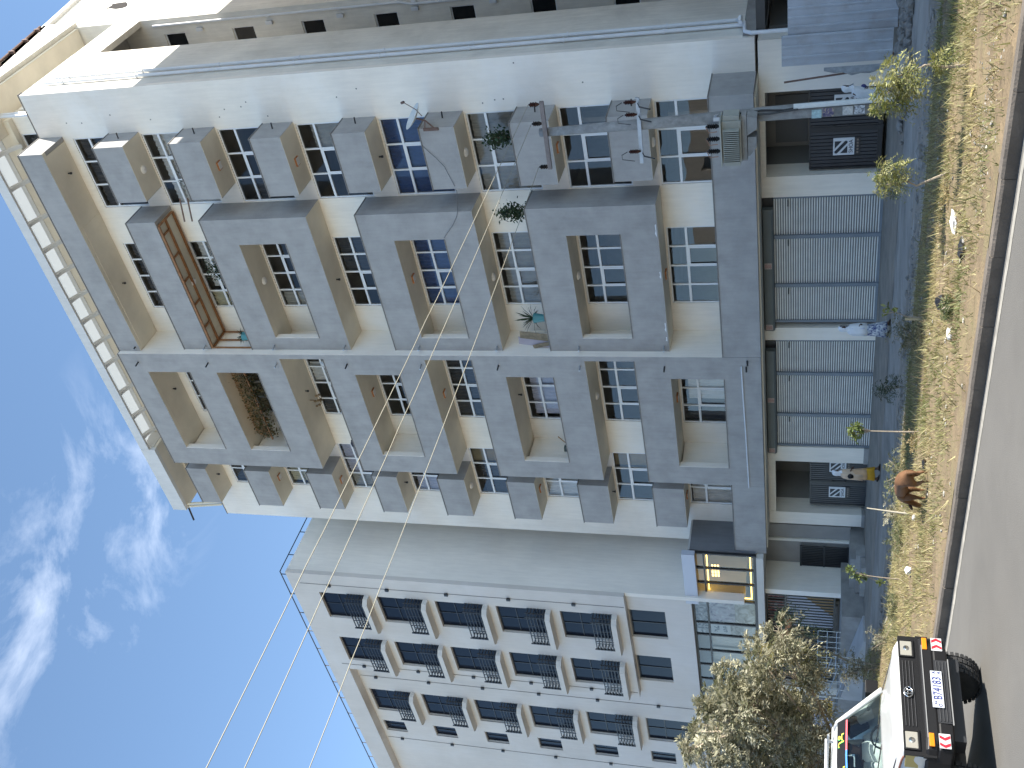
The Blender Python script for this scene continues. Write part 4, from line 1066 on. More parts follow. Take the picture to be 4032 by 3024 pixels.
# ============================================================ utility pole, transformer, wires
M_POLE = mat('pole_concrete', (.29, .285, .27), .92, var=.22, scale=3.5, bump=.5, bscale=25, dirt=(.16, .155, .15), dirt_amt=.6, dirt_scale=1.4)
UP = thing('utility_pole', (-13.72, 28.6, -.15), 'weathered concrete utility pole with two crossarms in front of the gate', 'pole')
bpart('pole_shaft', M_POLE, lambda b: b.tube([(-13.72, 28.6, -.3), (-13.76, 28.6, 2.5), (-13.86, 28.6, 6), (-13.97, 28.6, 10.35)], [.235, .215, .175, .13], 12), UP, smooth=True)
M_INS = mat('brown_porcelain', (.055, .022, .018), .25)
M_INSD = mat('dark_porcelain', (.02, .018, .018), .25)
def insul(b, x, y, z, s=1.0, n=4):
    pr = [(.02 * s, -.12)]
    for i in range(n):
        z_ = i * .055 * s; pr += [(.075 * s, z_), (.085 * s, z_ + .015 * s), (.045 * s, z_ + .035 * s)]
    pr += [(.03 * s, n * .055 * s + .02)]
    b.lathe((x, y, z), pr, 10)
a1 = bpart('crossarm', mat('arm_steel', (.20, .17, .16), .6, var=.3, scale=4), lambda b: b.bar((-12.87, 28.42, 10.09), (-15.14, 28.42, 10.16), .09, .13), UP)
TOPS = []
for x, m in ((-12.95, M_INS), (-13.58, M_INSD), (-15.06, M_INSD)):
    bpart('insulator', m, lambda b: insul(b, x, 28.42, 10.27, .95), a1); TOPS.append((x, 28.42, 10.52))
a2 = bpart('crossarm', M_STEEL, lambda b: b.bar((-12.92, 28.37, 7.16), (-15.06, 28.37, 7.22), .06, .11), UP)
for x in (-13.02, -13.42, -14.63):
    bpart('insulator', M_INS, lambda b: insul(b, x, 28.30, 7.32, .85, 5), a2)
    bpart('fuse_link', M_DARK, lambda b: (b.bar((x - .14, 28.25, 7.12), (x - .22, 28.2, 6.78), .045), b.bar((x - .04, 28.3, 7.16), (x - .16, 28.25, 7.10), .03), b.tube([(x, 28.3, 7.62), (x - .05, 28.2, 7.78), (x - .2, 28.2, 7.78), (x - .27, 28.2, 7.4)], .012, 5)), a2)
bpart('service_cable', M_DARK, lambda b: (b.tube([(-13.6, 28.3, 4.4), (-13.55, 28.33, 3.6), (-13.6, 28.36, 3.0), (-13.56, 28.38, 2.6)], .035, 6), b.tube([(-13.65, 28.3, 4.3), (-13.66, 28.31, 3.4), (-13.58, 28.35, 2.6)], .03, 6)), UP)
bpart('conduit', mat('white_conduit', (.68, .69, .66), .45, var=.08, scale=6), lambda b: b.tube([(-13.52, 28.40, 2.72), (-13.46, 28.40, -.05)], .075, 10), UP)
for z0, z1, m, dx in ((1.95, 2.22, mat('bill_teal', (.40, .55, .55), .7, var=.25, scale=14), -.03), (1.62, 1.92, print_mat('bill_purple', (.05, .045, .11), (.16, .13, .2), (.5, .4, .25), 9, 2), .0), (1.10, 1.38, mat('bill_white', (.55, .53, .49), .7, var=.25, scale=18), .02), (.78, 1.07, print_mat('bill_print', (.1, .1, .11), (.5, .5, .5), (.7, .7, .7), 12, 6), .03)):
    pc = bpart('handbill', m, lambda b: b.add([(-13.74 + dx + .243 * math.sin(t), 28.6 - .243 * math.cos(t), z) for t in [-.75 + .25 * i for i in range(6)] for z in (z0, z1)], [(2 * i, 2 * i + 2, 2 * i + 3, 2 * i + 1) for i in range(5)]), UP)
TR = thing('pole_transformer', (-14.25, 28.05, 3.8), 'finned cream-grey transformer on a bracket on the utility pole', 'transformer')
M_TR = mat('transformer_paint', (.36, .36, .31), .5, var=.08, scale=3)
tb = bpart('tank', M_TR, lambda b: (b.box(-14.9, -13.6, 27.85, 28.36, 4.17, 4.72), b.box(-14.96, -13.54, 27.7, 28.4, 4.722, 4.77)), TR, bevel=.01)
for i in range(17):
    x = -14.82 + i * .062
    bpart('fin', M_TR, lambda b: b.box(x - .009, x + .009, 27.66, 27.849, 4.22, 4.68), TR)
bpart('end_fin_block', M_TR, lambda b: (b.box(-15.05, -14.905, 27.9, 28.3, 4.22, 4.68), b.box(-13.595, -13.45, 27.9, 28.3, 4.22, 4.68)), TR)
for x in (-13.85, -14.25, -14.65):
    bpart('bushing', M_INSD, lambda b: insul(b, x, 28.1, 4.9, 1.0, 5), TR)
    bpart('bushing_lead', mat('lead_copper', (.30, .17, .11), .4), lambda b: b.tube([(x, 28.1, 5.2), (x - .1, 27.9, 5.1), (x - .05, 27.85, 4.85)], .015, 5), TR)
bpart('oil_gauge', M_STEEL, lambda b: (b.box(-13.62, -13.5, 27.95, 28.1, 4.771, 4.95), b.lathe((-13.5, 28.02, 4.86), [(.05, 0), (.05, .05)], 8, 'x')), TR)
bpart('mount_bracket', M_POLE, lambda b: (b.box(-14.95, -13.5, 28.0, 28.42, 4.02, 4.168), b.prism([(-13.9, 3.72), (-13.55, 3.72), (-13.5, 4.0), (-14.1, 4.0)], 'y', 27.9, 28.4), b.prism([(-14.8, 3.95), (-14.55, 3.75), (-14.2, 3.75), (-14.2, 4.0), (-14.8, 4.0)], 'y', 28.0, 28.4)), TR)
# the same line's next pole stands across the road
P2 = copy_tree(UP, (-13.0, -7.0, -.15)); tag(P2, 'concrete utility pole across the road behind the viewer', 'pole')
M_WIRE = mat('insulated_wire', (.34, .32, .25), .6)
WE = [(-11.62, -7.3, 9.95), (-12.62, -7.3, 9.95), (-14.65, -7.3, 9.95)]
for i, (s, e_) in enumerate(zip(TOPS, WE)):
    def wr(b):
        s_, q_ = V(s), V(e_)
        pts = []
        for j in range(41):
            t = j / 40
            p = s_.lerp(q_, t); p.z -= 0.22 * 4 * t * (1 - t) * (.8 + .15 * i)
            if j in (13 + 3 * i, 21): p.x += .02
            pts.append(p)
        b.tube(pts, .0085, 6, False)
    tag(bpart('overhead_wire', M_WIRE, wr, None, smooth=True), ['overhead wire crossing the sky furthest from the ground', 'overhead wire between the upper and lower of the three', 'lowest of the three overhead wires'][i], 'wire', 'wires from the utility pole')
ca = [(-15.56, 31.33, 15.5), (-16.05, 31.3, 15.08), (-16.39, 31.3, 14.85), (-17.14, 31.3, 14.65), (-17.6, 31.6, 14.72), (-18.12, 31.5, 14.8), (-18.2, 31.23, 14.72), (-18.4, 31.22, 14.8), (-18.76, 31.22, 15.03), (-19.32, 31.22, 15.51)]
tag(bpart('slack_cable', mat('cable_grey', (.12, .12, .125), .6), lambda b: b.tube(ca, .009, 5), None), 'loose grey cable sagging across the fourth-floor balconies', 'cable')
# ============================================================ things on the balconies
SD = thing('satellite_dish', (-14.9, 31.35, 14.8), 'white satellite dish on an arm at a balcony corner', 'satellite dish')
def dish(b):
    c = V((-14.3, 31.1, 15.5)); n = V((.62, -.25, .74)).normalized(); u = n.cross(V((0, 1, 0))).normalized(); v = n.cross(u)
    rings = []
    for r_ in (.001, .17, .34, .49, .495):
        d = -.36 * (1 - (r_ / .49) ** 2) * .35
        rings.append([c + n * d + (u * math.cos(t) + v * math.sin(t)) * r_ for t in [2 * PI * k / 20 for k in range(20)]])
    back = [[p - n * .012 for p in rg] for rg in rings[::-1]]
    b.loft(rings + back, False)
bpart('reflector', mat('dish_white', (.62, .63, .60), .5, var=.05, scale=4), dish, SD, smooth=True)
bpart('dish_mount', M_RUST, lambda b: (b.tube([(-14.9, 31.33, 14.9), (-14.55, 31.2, 15.1), (-14.4, 31.12, 15.38)], .03, 7), b.tube([(-14.92, 31.33, 15.25), (-14.55, 31.2, 15.12)], .02, 6), b.box(-14.98, -14.88, 31.28, 31.345, 14.75, 15.3)), SD)
bpart('feed_arm', M_RUST, lambda b: (b.tube([(-14.3, 31.05, 15.12), (-14.0, 30.95, 15.25), (-13.68, 30.9, 15.62)], .014, 6), b.tube([(-13.68, 30.9, 15.58), (-13.72, 30.92, 15.7)], .045, 8)), SD)
LEAF = mat('leaf_green', (.035, .060, .024), .6, attr='col')
def leaf_cloud(name, pts, size, cols, parent, aspect=.5, droop=.2):
    """many leaf-sized faces, one per point; every leaf has its own direction and tint"""
    n = len(pts); P = np.asarray(pts, float)
    d = RNG.normal(size=(n, 3)); d[:, 2] -= droop; d /= np.linalg.norm(d, axis=1)[:, None]
    u = np.cross(d, RNG.normal(size=(n, 3))); u /= np.linalg.norm(u, axis=1)[:, None]
    s = size * RNG.uniform(.6, 1.35, n)[:, None]
    a = P; b_ = P + d * s * .5 + u * s * aspect * .5; c = P + d * s; e_ = P + d * s * .5 - u * s * aspect * .5
    vs = np.stack([a, b_, c, e_], 1).reshape(-1, 3)
    cc = np.asarray(cols)[RNG.integers(0, len(cols), n)] * RNG.uniform(.7, 1.3, (n, 1))
    col = np.repeat(np.concatenate([cc, np.ones((n, 1))], 1), 4, 0)
    return np_mesh(name, vs, 4, np.arange(4 * n), LEAF, parent, col)
def shrub(name, base, r_, h, label, n, size, cols, cat='plant', stems=6, group=None, pot=None):
    t = thing(name, base, label, cat, group)
    b = MB(); tips = []
    for i in range(stems):
        a = random.uniform(0, 2 * PI); rr = r_ * random.uniform(.2, .9); hh = h * random.uniform(.6, 1.0)
        p0 = V(base); p2 = p0 + V((rr * math.cos(a), rr * math.sin(a), hh)); p1 = p0.lerp(p2, .5) + V((random.uniform(-.1, .1) * r_, random.uniform(-.1, .1) * r_, 0))
        b.tube([p0, p1, p2], [.012, .009, .005], 5); tips += [(p1, .5), (p2, .8)]
    b.build('stem', mat('shrub_stem', (.12, .09, .06), .8), t)
    pts = []
    for i in range(n):
        p, k = random.choice(tips)
        pts.append((p.x + random.gauss(0, r_ * .28), p.y + random.gauss(0, r_ * .28), p.z + random.gauss(0, h * .13)))
    leaf_cloud('foliage', pts, size, cols, t)
    if pot:
        pb = MB(); pb.lathe((base[0], base[1], base[2] - .28), [(.11, 0), (.15, .26), (.165, .26), (.165, .3), (.13, .3)], 12); pb.build('pot', pot, t)
    return t
GR = [(.030, .055, .022), (.045, .075, .03), (.02, .04, .018)]
shrub('potted_shrub', (-15.55, 31.62, 12.1), .42, 1.1, 'leafy dark green shrub rising above a third-floor box balcony', 560, .14, GR, pot=M_CONC)
shrub('potted_shrub', (-18.6, 31.6, 12.15), .42, 1.15, 'leafy dark shrub at the corner of the big third-floor balcony', 620, .13, GR, pot=M_CONC)
shrub('potted_shrub', (-20.9, 31.7, 25.6), .4, 1.0, 'trailing green plant behind the pergola balcony parapet', 260, .12, GR, pot=M_CONC)
shrub('potted_shrub', (-16.4, 31.55, 25.55), .3, .45, 'small green plant peeping over a top-right box balcony', 90, .09, GR)
def spiky(base, r_, n, label, m):
    t = thing('spiky_plant', base, label, 'plant')
    for i in range(n):
        a = random.uniform(0, 2 * PI); el = random.uniform(-.1, 1.35); l = r_ * random.uniform(.7, 1.1)
        d = V((math.cos(a) * math.cos(el), math.sin(a) * math.cos(el), math.sin(el))); s = d.cross(V((0, 0, 1))).normalized() * .025
        p = V(base); q = p + d * l * .6; e_ = p + d * l + V((0, 0, -.12 * l * math.cos(el)))
        b = MB(); b.add([p - s * .5, p + s * .5, q + s, e_, q - s], [(0, 1, 2, 4), (4, 2, 3)]); b.build('leaf', m, t)
    pb = MB(); pb.lathe((base[0], base[1], base[2] - .45), [(.14, 0), (.2, .4), (.21, .44), (.17, .44)], 12); pb.build('pot', mat('teal_pot', (.05, .22, .24), .4), t)
spiky((-23.35, 31.6, 12.75), .78, 46, 'large spiky green plant at the left end of a third-floor balcony', mat('yucca_leaf', (.035, .06, .028), .55, var=.3, scale=6))
spiky((-24.15, 31.45, 26.0), .42, 26, 'small spiky plant in a teal pot under the wooden pergola', MATS['yucca_leaf'])
for i, (p, q, w, m, lb) in enumerate((((-24.3, 31.55, 12.3), (-24.25, 31.7, 13.5), .30, mat('board_wood', (.24, .19, .12), .7, var=.3, scale=5, streak=.3), 'brown wood-grain board leaning on the third-floor balcony wall'), ((-24.55, 31.5, 12.2), (-24.6, 31.75, 13.62), .36, mat('board_lilac', (.46, .42, .47), .6), 'lilac board leaning in the corner of a third-floor balcony'), ((-24.45, 31.42, 12.1), (-24.68, 31.45, 12.95), .16, MATS['board_wood'], 'short brown board leaning furthest left on a third-floor balcony'))):
    b = MB(); b.bar(p, q, .03, w, up=(1, .2, 0)); tag(b.build('leaning_board', m), lb, 'board', 'boards on the balcony')
M_WOOD = mat('pergola_wood', (.28, .13, .05), .65, var=.25, scale=5, streak=.15)
PG = thing('wooden_pergola', (-21.5, 31.9, 25.7), 'brown wooden frame with pale ceiling panels filling a seventh-floor balcony', 'pergola')
zt = ZS[7] - .03
for y in (31.30, 31.86, 32.48): bpart('rail', M_WOOD, lambda b: b.box(-24.68, -18.45, y - .035, y + .035, zt - .09, zt), PG)
for i, x in enumerate((-24.68, -23.6, -22.4, -21.2, -20.0, -18.9, -18.43)): bpart('rafter', M_WOOD, lambda b: b.box(x - .03, x + .03, 31.335, 31.825 if 0 < i < 6 else 32.445, zt - .085, zt - .003), PG)
for y in (31.32, 31.86, 32.45): bpart('post', M_WOOD, lambda b: b.box(-24.70, -24.65, y - .03, y + .03, 25.68, zt - .095), PG)
bpart('ceiling_panel', mat('pergola_panel', (.58, .53, .42), .8), lambda b: b.box(-24.6, -18.5, 31.3, 32.5, zt + .002, zt + .012), PG)
# two steel bars run between the seventh-floor balconies
for z in (26.0, 26.35):
    b = MB(); b.tube([(-17.3, 31.45, z - .1), (-18.25, 31.3, z)], .03, 6); tag(b.build('linking_bar', M_RUST), 'brown bar bridging two seventh-floor balconies, ' + ('lower of two' if z < 26.2 else 'upper of two'), 'bar')
# clay-tile awning with a creeper inside a screen opening
TA = thing('tile_awning', (-28.3, 31.9, 26.9), 'brown clay-tile awning overgrown with a creeper in a screen opening', 'awning')
M_TILE = mat('clay_tile', (.20, .115, .05), .85, var=.35, scale=5)
for i in range(26):
    x = -26.35 - i * .155
    for j in range(3):
        b = MB(); z0 = 27.68 - j * .27; y0 = 31.78 - j * .1
        vs = []
        for t in range(5):
            an = PI * t / 4
            vs += [(x + .07 * math.cos(an), y0, z0 + .05 * math.sin(an)), (x + .075 * math.cos(an), y0 - .12, z0 - .31 + .05 * math.sin(an))]
        b.add(vs, [(2 * t, 2 * t + 1, 2 * t + 3, 2 * t + 2) for t in range(4)]); b.build('tile', M_TILE, TA)
leaf_cloud('creeper', [(random.uniform(-30.2, -26.3), random.uniform(31.3, 31.8), random.gauss(27.0, .22) + (0 if random.random() < .8 else -.3)) for _ in range(1100)], .15, [(.10, .075, .025), (.05, .06, .02), (.14, .09, .03)], TA)
bpart('awning_batten', M_WOOD, lambda b: [b.box(-30.4, -26.2, y - .03, y + .03, z - .03, z + .03) for y, z in ((31.52, 26.80),)], TA)
# small laundry, bucket, floodlight
b = MB(); b.lathe((-30.45, 31.6, 12.15), [(.12, 0), (.16, .34), (.165, .36)], 12); tag(b.build('bucket', mat('dark_bucket', (.02, .05, .05), .4)), 'dark bucket standing on a third-floor balcony ledge', 'bucket')
b = MB(); b.bar((-30.35, 31.65, 12.3), (-29.85, 31.7, 12.75), .03); tag(b.build('broom_stick', mat('broom_wood', (.4, .22, .08), .7)), 'short wooden broom stick beside the dark bucket', 'broom')
def rag(b):
    b.ico((-30.0, 31.0, 22.33), .12, 2, .3, (1.6, .6, .7)); 
tag(bpart('laundry', mat('dark_cloth', (.03, .03, .045), .9), rag, None), 'dark crumpled cloth drying on the sixth-floor parapet', 'laundry')
b = MB(); b.ico((-25.3, 31.0, 22.34), .13, 2, .25, (1.1, .7, .9)); tag(b.build('stuffed_bag', mat('pale_cloth', (.45, .45, .43), .9)), 'pale bundle on the right end of the sixth-floor parapet', 'bag')
# ============================================================ trees, saplings, grass, litter
M_BARK = mat('pale_bark', (.30, .25, .19), .9, var=.25, scale=5, bump=.5, bscale=30)
def fronds(name, P, D, L_, K, lf, cols, parent, droop=.35, aspect=.24):
    """feathery leaves: each frond is a drooping midrib with K pairs of narrow leaflets"""
    P = np.asarray(P, float); D = np.asarray(D, float); n = len(P)
    D = D / np.linalg.norm(D, axis=1)[:, None]
    S = np.cross(D, np.array([0, 0, 1.0]) + RNG.normal(scale=.35, size=(n, 3))); S /= np.linalg.norm(S, axis=1)[:, None]
    ln = L_ * RNG.uniform(.65, 1.3, n)
    vs = []; cl = []
    base = np.asarray(cols)[RNG.integers(0, len(cols), n)] * RNG.uniform(.75, 1.25, (n, 1))
    for k in range(K):
        t = (k + .6) / K
        c = P + D * (ln * t)[:, None]; c[:, 2] -= droop * ln * t * t
        for sg in (-1, 1):
            d = D * .55 + S * sg * .85 + RNG.normal(scale=.22, size=(n, 3)); d[:, 2] -= .15; d /= np.linalg.norm(d, axis=1)[:, None]
            w = np.cross(d, np.cross(D, S) + RNG.normal(scale=.4, size=(n, 3))); w /= np.linalg.norm(w, axis=1)[:, None]
            l = (lf * (1.15 - .6 * abs(t - .45)) * RNG.uniform(.8, 1.2, n))[:, None]
            vs.append(np.stack([c, c + d * l * .5 + w * l * aspect * .5, c + d * l, c + d * l * .5 - w * l * aspect * .5], 1))
            cl.append(base * RNG.uniform(.85, 1.15, (n, 1)))
    V_ = np.concatenate(vs, 0).reshape(-1, 3); C_ = np.concatenate(cl, 0)
    col = np.repeat(np.concatenate([C_, np.ones((len(C_), 1))], 1), 4, 0)
    return np_mesh(name, V_, 4, np.arange(len(V_)), LEAF, parent, col)
# make foliage let some light through
lt = LEAF.node_tree; lb = lt.nodes['Principled BSDF']
tr_ = N(lt, 'ShaderNodeBsdfTranslucent'); mxs = N(lt, 'ShaderNodeMixShader'); mxs.inputs[0].default_value = .32
vc = [q for q in lt.nodes if q.type == 'VERTEX_COLOR'][0]; lo_ = [q for q in lt.nodes if q.type == 'OUTPUT_MATERIAL'][0]
lt.links.new(vc.outputs[0], lb.inputs['Base Color']); lt.links.new(vc.outputs[0], tr_.inputs[0]); lt.links.new(lb.outputs[0], mxs.inputs[1]); lt.links.new(tr_.outputs[0], mxs.inputs[2]); lt.links.new(mxs.outputs[0], lo_.inputs[0])
SILV = [(.27, .26, .17), (.35, .335, .23), (.15, .155, .085), (.43, .41, .30)]
LOBES = [(-29.07, 4.57, 0.88), (-28.0, 3.98, 0.94), (-26.59, 3.35, 0.68), (-27.52, 2.7, 0.84), (-29.9, 3.65, 1.21), (-29.54, 2.56, 1.03), (-30.95, 4.48, 0.91), (-31.77, 3.29, 1.17), (-31.02, 1.93, 0.89), (-29.58, 2.02, 0.71), (-32.18, 5.2, 0.6), (-30.61, 5.85, 0.26), (-30.72, 5.45, 0.34), (-25.79, 2.97, 0.30), (-27.53, 4.35, 0.47), (-33.2, 4.2, 1.2), (-33.0, 2.4, 1.1)]
BT = thing('feathery_tree', (-30.3, 18.6, 0), 'bushy silver-green feathery tree behind the white pickup', 'tree')
bb = MB()
bb.tube([(-30.3, 18.6, -.1), (-30.25, 18.55, .9), (-30.1, 18.6, 1.9), (-30.3, 18.7, 3.4), (-30.6, 18.6, 5.7)], [.17, .14, .11, .07, .02], 9)
rt = random.Random(4)
FP, FD = [], []
for (x, z, r_) in LOBES:
    y = 18.6 + rt.uniform(-.9, .9)
    c = V((x, y, z))
    st_ = V((-30.25, 18.6, max(.7, z - 1.7)))
    mid = st_.lerp(c, .55) + V((0, rt.uniform(-.2, .2), -.12))
    bb.tube([st_, mid, c], [.05, .032, .012], 6)
    for j in range(9):
        d = V((rt.gauss(0, 1), rt.gauss(0, 1), rt.gauss(.25, .8))).normalized()
        e_ = c + d * r_ * rt.uniform(.6, 1.0)
        bb.tube([mid.lerp(c, rt.uniform(.3, 1)), c.lerp(e_, .6) + V((0, 0, -.05)), e_], [.018, .012, .005], 4, False)
    n = int(250 * r_ ** 2) + 30
    subs = [V((rt.gauss(0, 1), rt.gauss(0, 1), rt.gauss(.15, 1))).normalized() for _ in range(int(6 + 7 * r_))]
    for i in range(n):
        d = (rt.choice(subs) + V((rt.gauss(0, 1), rt.gauss(0, 1), rt.gauss(0, 1))) * .24).normalized()
        k = .45 + .62 * rt.random() ** .7
        p = c + V((d.x * r_, d.y * r_ * .95, d.z * r_ * .9)) * k * (1 + .22 * math.sin(d.x * 7 + d.z * 9 + x))
        o = (d + V((rt.gauss(0, .5), rt.gauss(0, .5), rt.gauss(.25, .5))))
        FP.append(tuple(p)); FD.append(tuple(o))
bb.build('trunk', M_BARK, BT, smooth=True)
fronds('crown', FP, FD, .40, 7, .165, SILV, BT, .55, .30)
YG = [(.19, .20, .055), (.26, .265, .09), (.12, .145, .04), (.33, .32, .14)]
def sapling(base, stem, lobes, label, n, L_=.20, lf=.07, cols=YG, r0=.022, K=6, broad=False, extra=None, cat='sapling'):
    t = thing('sapling', base, label, cat, 'saplings on the verge')
    b = MB(); pts = [V(base)] + [V(p) for p in stem]
    b.tube(pts, [r0 * (1 - .65 * i / (len(pts) - 1)) for i in range(len(pts))], 6)
    for l in lobes:
        c = V(l[:3])
        b.tube([pts[-2], pts[-2].lerp(c, .6) + V((0, 0, .03)), c], [.009, .006, .003], 5)
    b.build('trunk', M_BARK, t)
    P_, D_ = [], []
    for i in range(n):
        l = lobes[i % len(lobes)]
        d = V((random.gauss(0, 1), random.gauss(0, 1), random.gauss(0, .9))).normalized()
        k = random.random() ** .5
        P_.append((l[0] + d.x * l[3] * k, l[1] + d.y * l[3] * k, l[2] + d.z * l[3] * k)); D_.append((d.x + random.gauss(0, .3), d.y + random.gauss(0, .3), d.z - .1))
    if broad: leaf_cloud('crown', P_, L_, cols, t, .5, .1)
    else: fronds('crown', P_, D_, L_, K, lf, cols, t, .7)
    return t
sapling((-6.27, 14.1, .1), [(-6.28, 14.1, .4), (-6.24, 14.12, .65), (-6.33, 14.1, .85), (-6.4, 14.1, 1.1)], [(-6.3, 14.1, .98, .17), (-6.45, 14.05, .93, .19), (-6.6, 14.1, .85, .17), (-6.58, 14.05, 1.14, .13), (-6.75, 14.15, .98, .13), (-6.4, 14.1, 1.17, .1), (-6.78, 14.1, 1.22, .07), (-6.18, 14.1, .5, .08)], 'feathery yellow-green sapling nearest the sheet fence, thick leafy crown', 250, .19, .075)
sapling((-8.36, 15.0, .07), [(-8.46, 15.0, .3), (-8.58, 15.0, .55), (-8.5, 15.0, .68), (-8.45, 15.0, .82)], [(-8.36, 15.0, .95, .15), (-8.5, 14.95, .9, .16), (-8.35, 15.05, 1.1, .1), (-8.55, 15.0, 1.03, .11), (-8.3, 15, .82, .08)], 'feathery sapling with a kinked stem, second from the sheet fence', 150, .15, .062)
sapling((-12.15, 16.4, .02), [(-12.13, 16.4, .4), (-12.02, 16.4, .6), (-12.05, 16.4, .72)], [(-12.07, 16.4, .80, .06), (-11.88, 16.4, .74, .05), (-11.95, 16.4, .66, .04)], 'spindly sapling with a few leaves tied to a short stake', 16, .12, .05, broad=True, r0=.012)
b = MB(); b.bar((-12.2, 16.42, -.05), (-12.2, 16.42, .42), .035); tag(b.build('plant_stake', mat('stake_wood', (.50, .40, .24), .8)), 'short pale wooden stake beside the spindly sapling', 'stake')
sapling((-14.29, 15.6, .05), [(-14.3, 15.6, .5), (-14.3, 15.6, .95), (-14.34, 15.6, 1.2)], [(-14.36, 15.6, 1.34, .11), (-14.42, 15.55, 1.26, .10), (-14.22, 15.6, 1.3, .07), (-14.3, 15.62, 1.14, .09), (-14.15, 15.6, 1.2, .05)], 'straight slim sapling with broad leaves in front of the left shutter', 210, .085, broad=True, r0=.018, cols=[(.14, .18, .05), (.20, .23, .07), (.10, .14, .04)])
sapling((-19.68, 16.43, .03), [(-19.62, 16.4, .45), (-19.58, 16.4, .8), (-19.5, 16.4, 1.0)], [(-19.52, 16.4, 1.12, .13), (-19.6, 16.35, .98, .12), (-19.45, 16.45, 1.22, .09), (-19.8, 16.4, .5, .05), (-19.66, 16.4, .86, .08)], 'small leafy sapling in front of the barred side gate', 230, .085, broad=True, r0=.016, cols=[(.13, .17, .05), (.18, .21, .07), (.09, .13, .04)])
sapling((-15.5, 18.3, -.02), [(-15.45, 18.3, .25), (-15.5, 18.3, .45)], [(-15.4, 18.3, .55, .14), (-15.62, 18.3, .5, .14), (-15.55, 18.3, .7, .1), (-15.3, 18.3, .42, .09)], 'dark little sapling in the shade at the far edge of the verge', 90, .14, .06, cols=[(.04, .06, .025), (.06, .08, .03)], r0=.012)
sapling((-31.6, 22.4, -.1), [(-31.5, 22.4, .6), (-31.0, 22.4, 1.3), (-30.3, 22.4, 2.1), (-29.75, 22.4, 2.75)], [(-29.65, 22.4, 2.9, .28), (-29.5, 22.3, 2.6, .22), (-29.95, 22.5, 3.15, .2), (-29.3, 22.4, 3.0, .2), (-29.9, 22.4, 2.35, .22)], 'tall leaning sapling with a pale stem and feathery tip by the pickup bonnet', 60, .42, .14, cols=[(.13, .17, .07), (.19, .22, .10)], r0=.045, K=8)
b = MB(); b.tube([(-16.5, 15.5, -.05), (-16.47, 15.52, .4), (-16.42, 15.55, .95)], [.022, .02, .012], 6); tag(b.build('bare_stick', mat('stick_pale', (.46, .42, .33), .85)), 'bare pale stick standing in the verge beside the sheep', 'stick')
def bush(base, r_, h, label, n, cols, feather=True, L_=.16, lf=.06):
    t = thing('bush', base, label, 'bush', 'bushes and tufts on the verge')
    b = MB(); P_, D_ = [], []
    for i in range(7):
        a = random.uniform(0, 2 * PI); rr = r_ * random.uniform(.3, .9); e_ = V(base) + V((rr * math.cos(a), rr * math.sin(a), h * random.uniform(.55, 1)))
        b.tube([V(base) - V((0, 0, .05)), V(base).lerp(e_, .5) + V((0, 0, .04)), e_], [.014, .01, .004], 5)
        for j in range(n // 7):
            t_ = random.uniform(.3, 1.05); p = V(base).lerp(e_, t_)
            P_.append((p.x + random.gauss(0, r_ * .22), p.y + random.gauss(0, r_ * .22), p.z + random.gauss(0, h * .10))); D_.append((random.gauss(0, 1), random.gauss(0, 1), random.gauss(.4, .6)))
    b.build('stem', M_BARK, t)
    (fronds('foliage', P_, D_, L_, 5, lf, cols, t, .5) if feather else leaf_cloud('foliage', P_, L_, cols, t, .4, 0))
    return t
GG = [(.15, .16, .075), (.20, .20, .10), (.10, .12, .05)]
bush((-28.7, 20.4, -.05), .45, 1.35, 'upright silver-green bush by the pickup bonnet', 190, SILV, L_=.26, lf=.10)
bush((-24.8, 18.5, -.02), .3, .55, 'small dusty bush at the verge corner ahead of the pickup', 90, SILV, L_=.14)
bush((-13.7, 17.8, 0), .55, .55, 'dry straggly bush in the shade in front of the middle pillar', 160, [(.20, .18, .10), (.13, .13, .07)], L_=.15)
bush((-13.3, 17.2, 0), .35, .4, 'lower dry bush in front of the straggly one', 90, [(.26, .22, .12), (.18, .16, .08)], L_=.13)
bush((-17.2, 17.4, 0), .6, .5, 'grey-green bush just past the sheep', 200, GG, L_=.14)
bush((-18.5, 16.6, 0), .7, .35, 'wide low green bush left of the bare stick', 220, GG, L_=.14)
bush((-20.6, 16.2, 0), .8, .35, 'low green bush below the small leafy sapling', 220, GG, L_=.14)
bush((-19.6, 18.5, -.03), .35, .4, 'small grey bush at the far edge of the verge', 100, SILV, L_=.12)
bush((-22.3, 15.4, 0.02), .35, .25, 'dark low tuft on the bare soil ahead of the pickup', 80, [(.07, .08, .035), (.10, .10, .05)], L_=.12)
bush((-9.3, 12.9, .08), .25, .22, 'dark green tuft near the kerb', 90, [(.06, .09, .03), (.09, .11, .04)], L_=.1)
bush((-14.4, 15.5, 0.02), .22, .22, 'dry tuft round the foot of the straight sapling', 70, [(.34, .26, .12), (.26, .2, .1)], L_=.12)
bush((-12.3, 16.2, 0.02), .3, .22, 'straw tuft round the foot of the spindly sapling', 100, [(.38, .29, .14), (.28, .22, .11)], L_=.12)
bush((-8.5, 14.6, 0.04), .3, .16, 'straw tuft below the kinked sapling', 90, [(.38, .30, .15), (.28, .23, .11)], L_=.11)
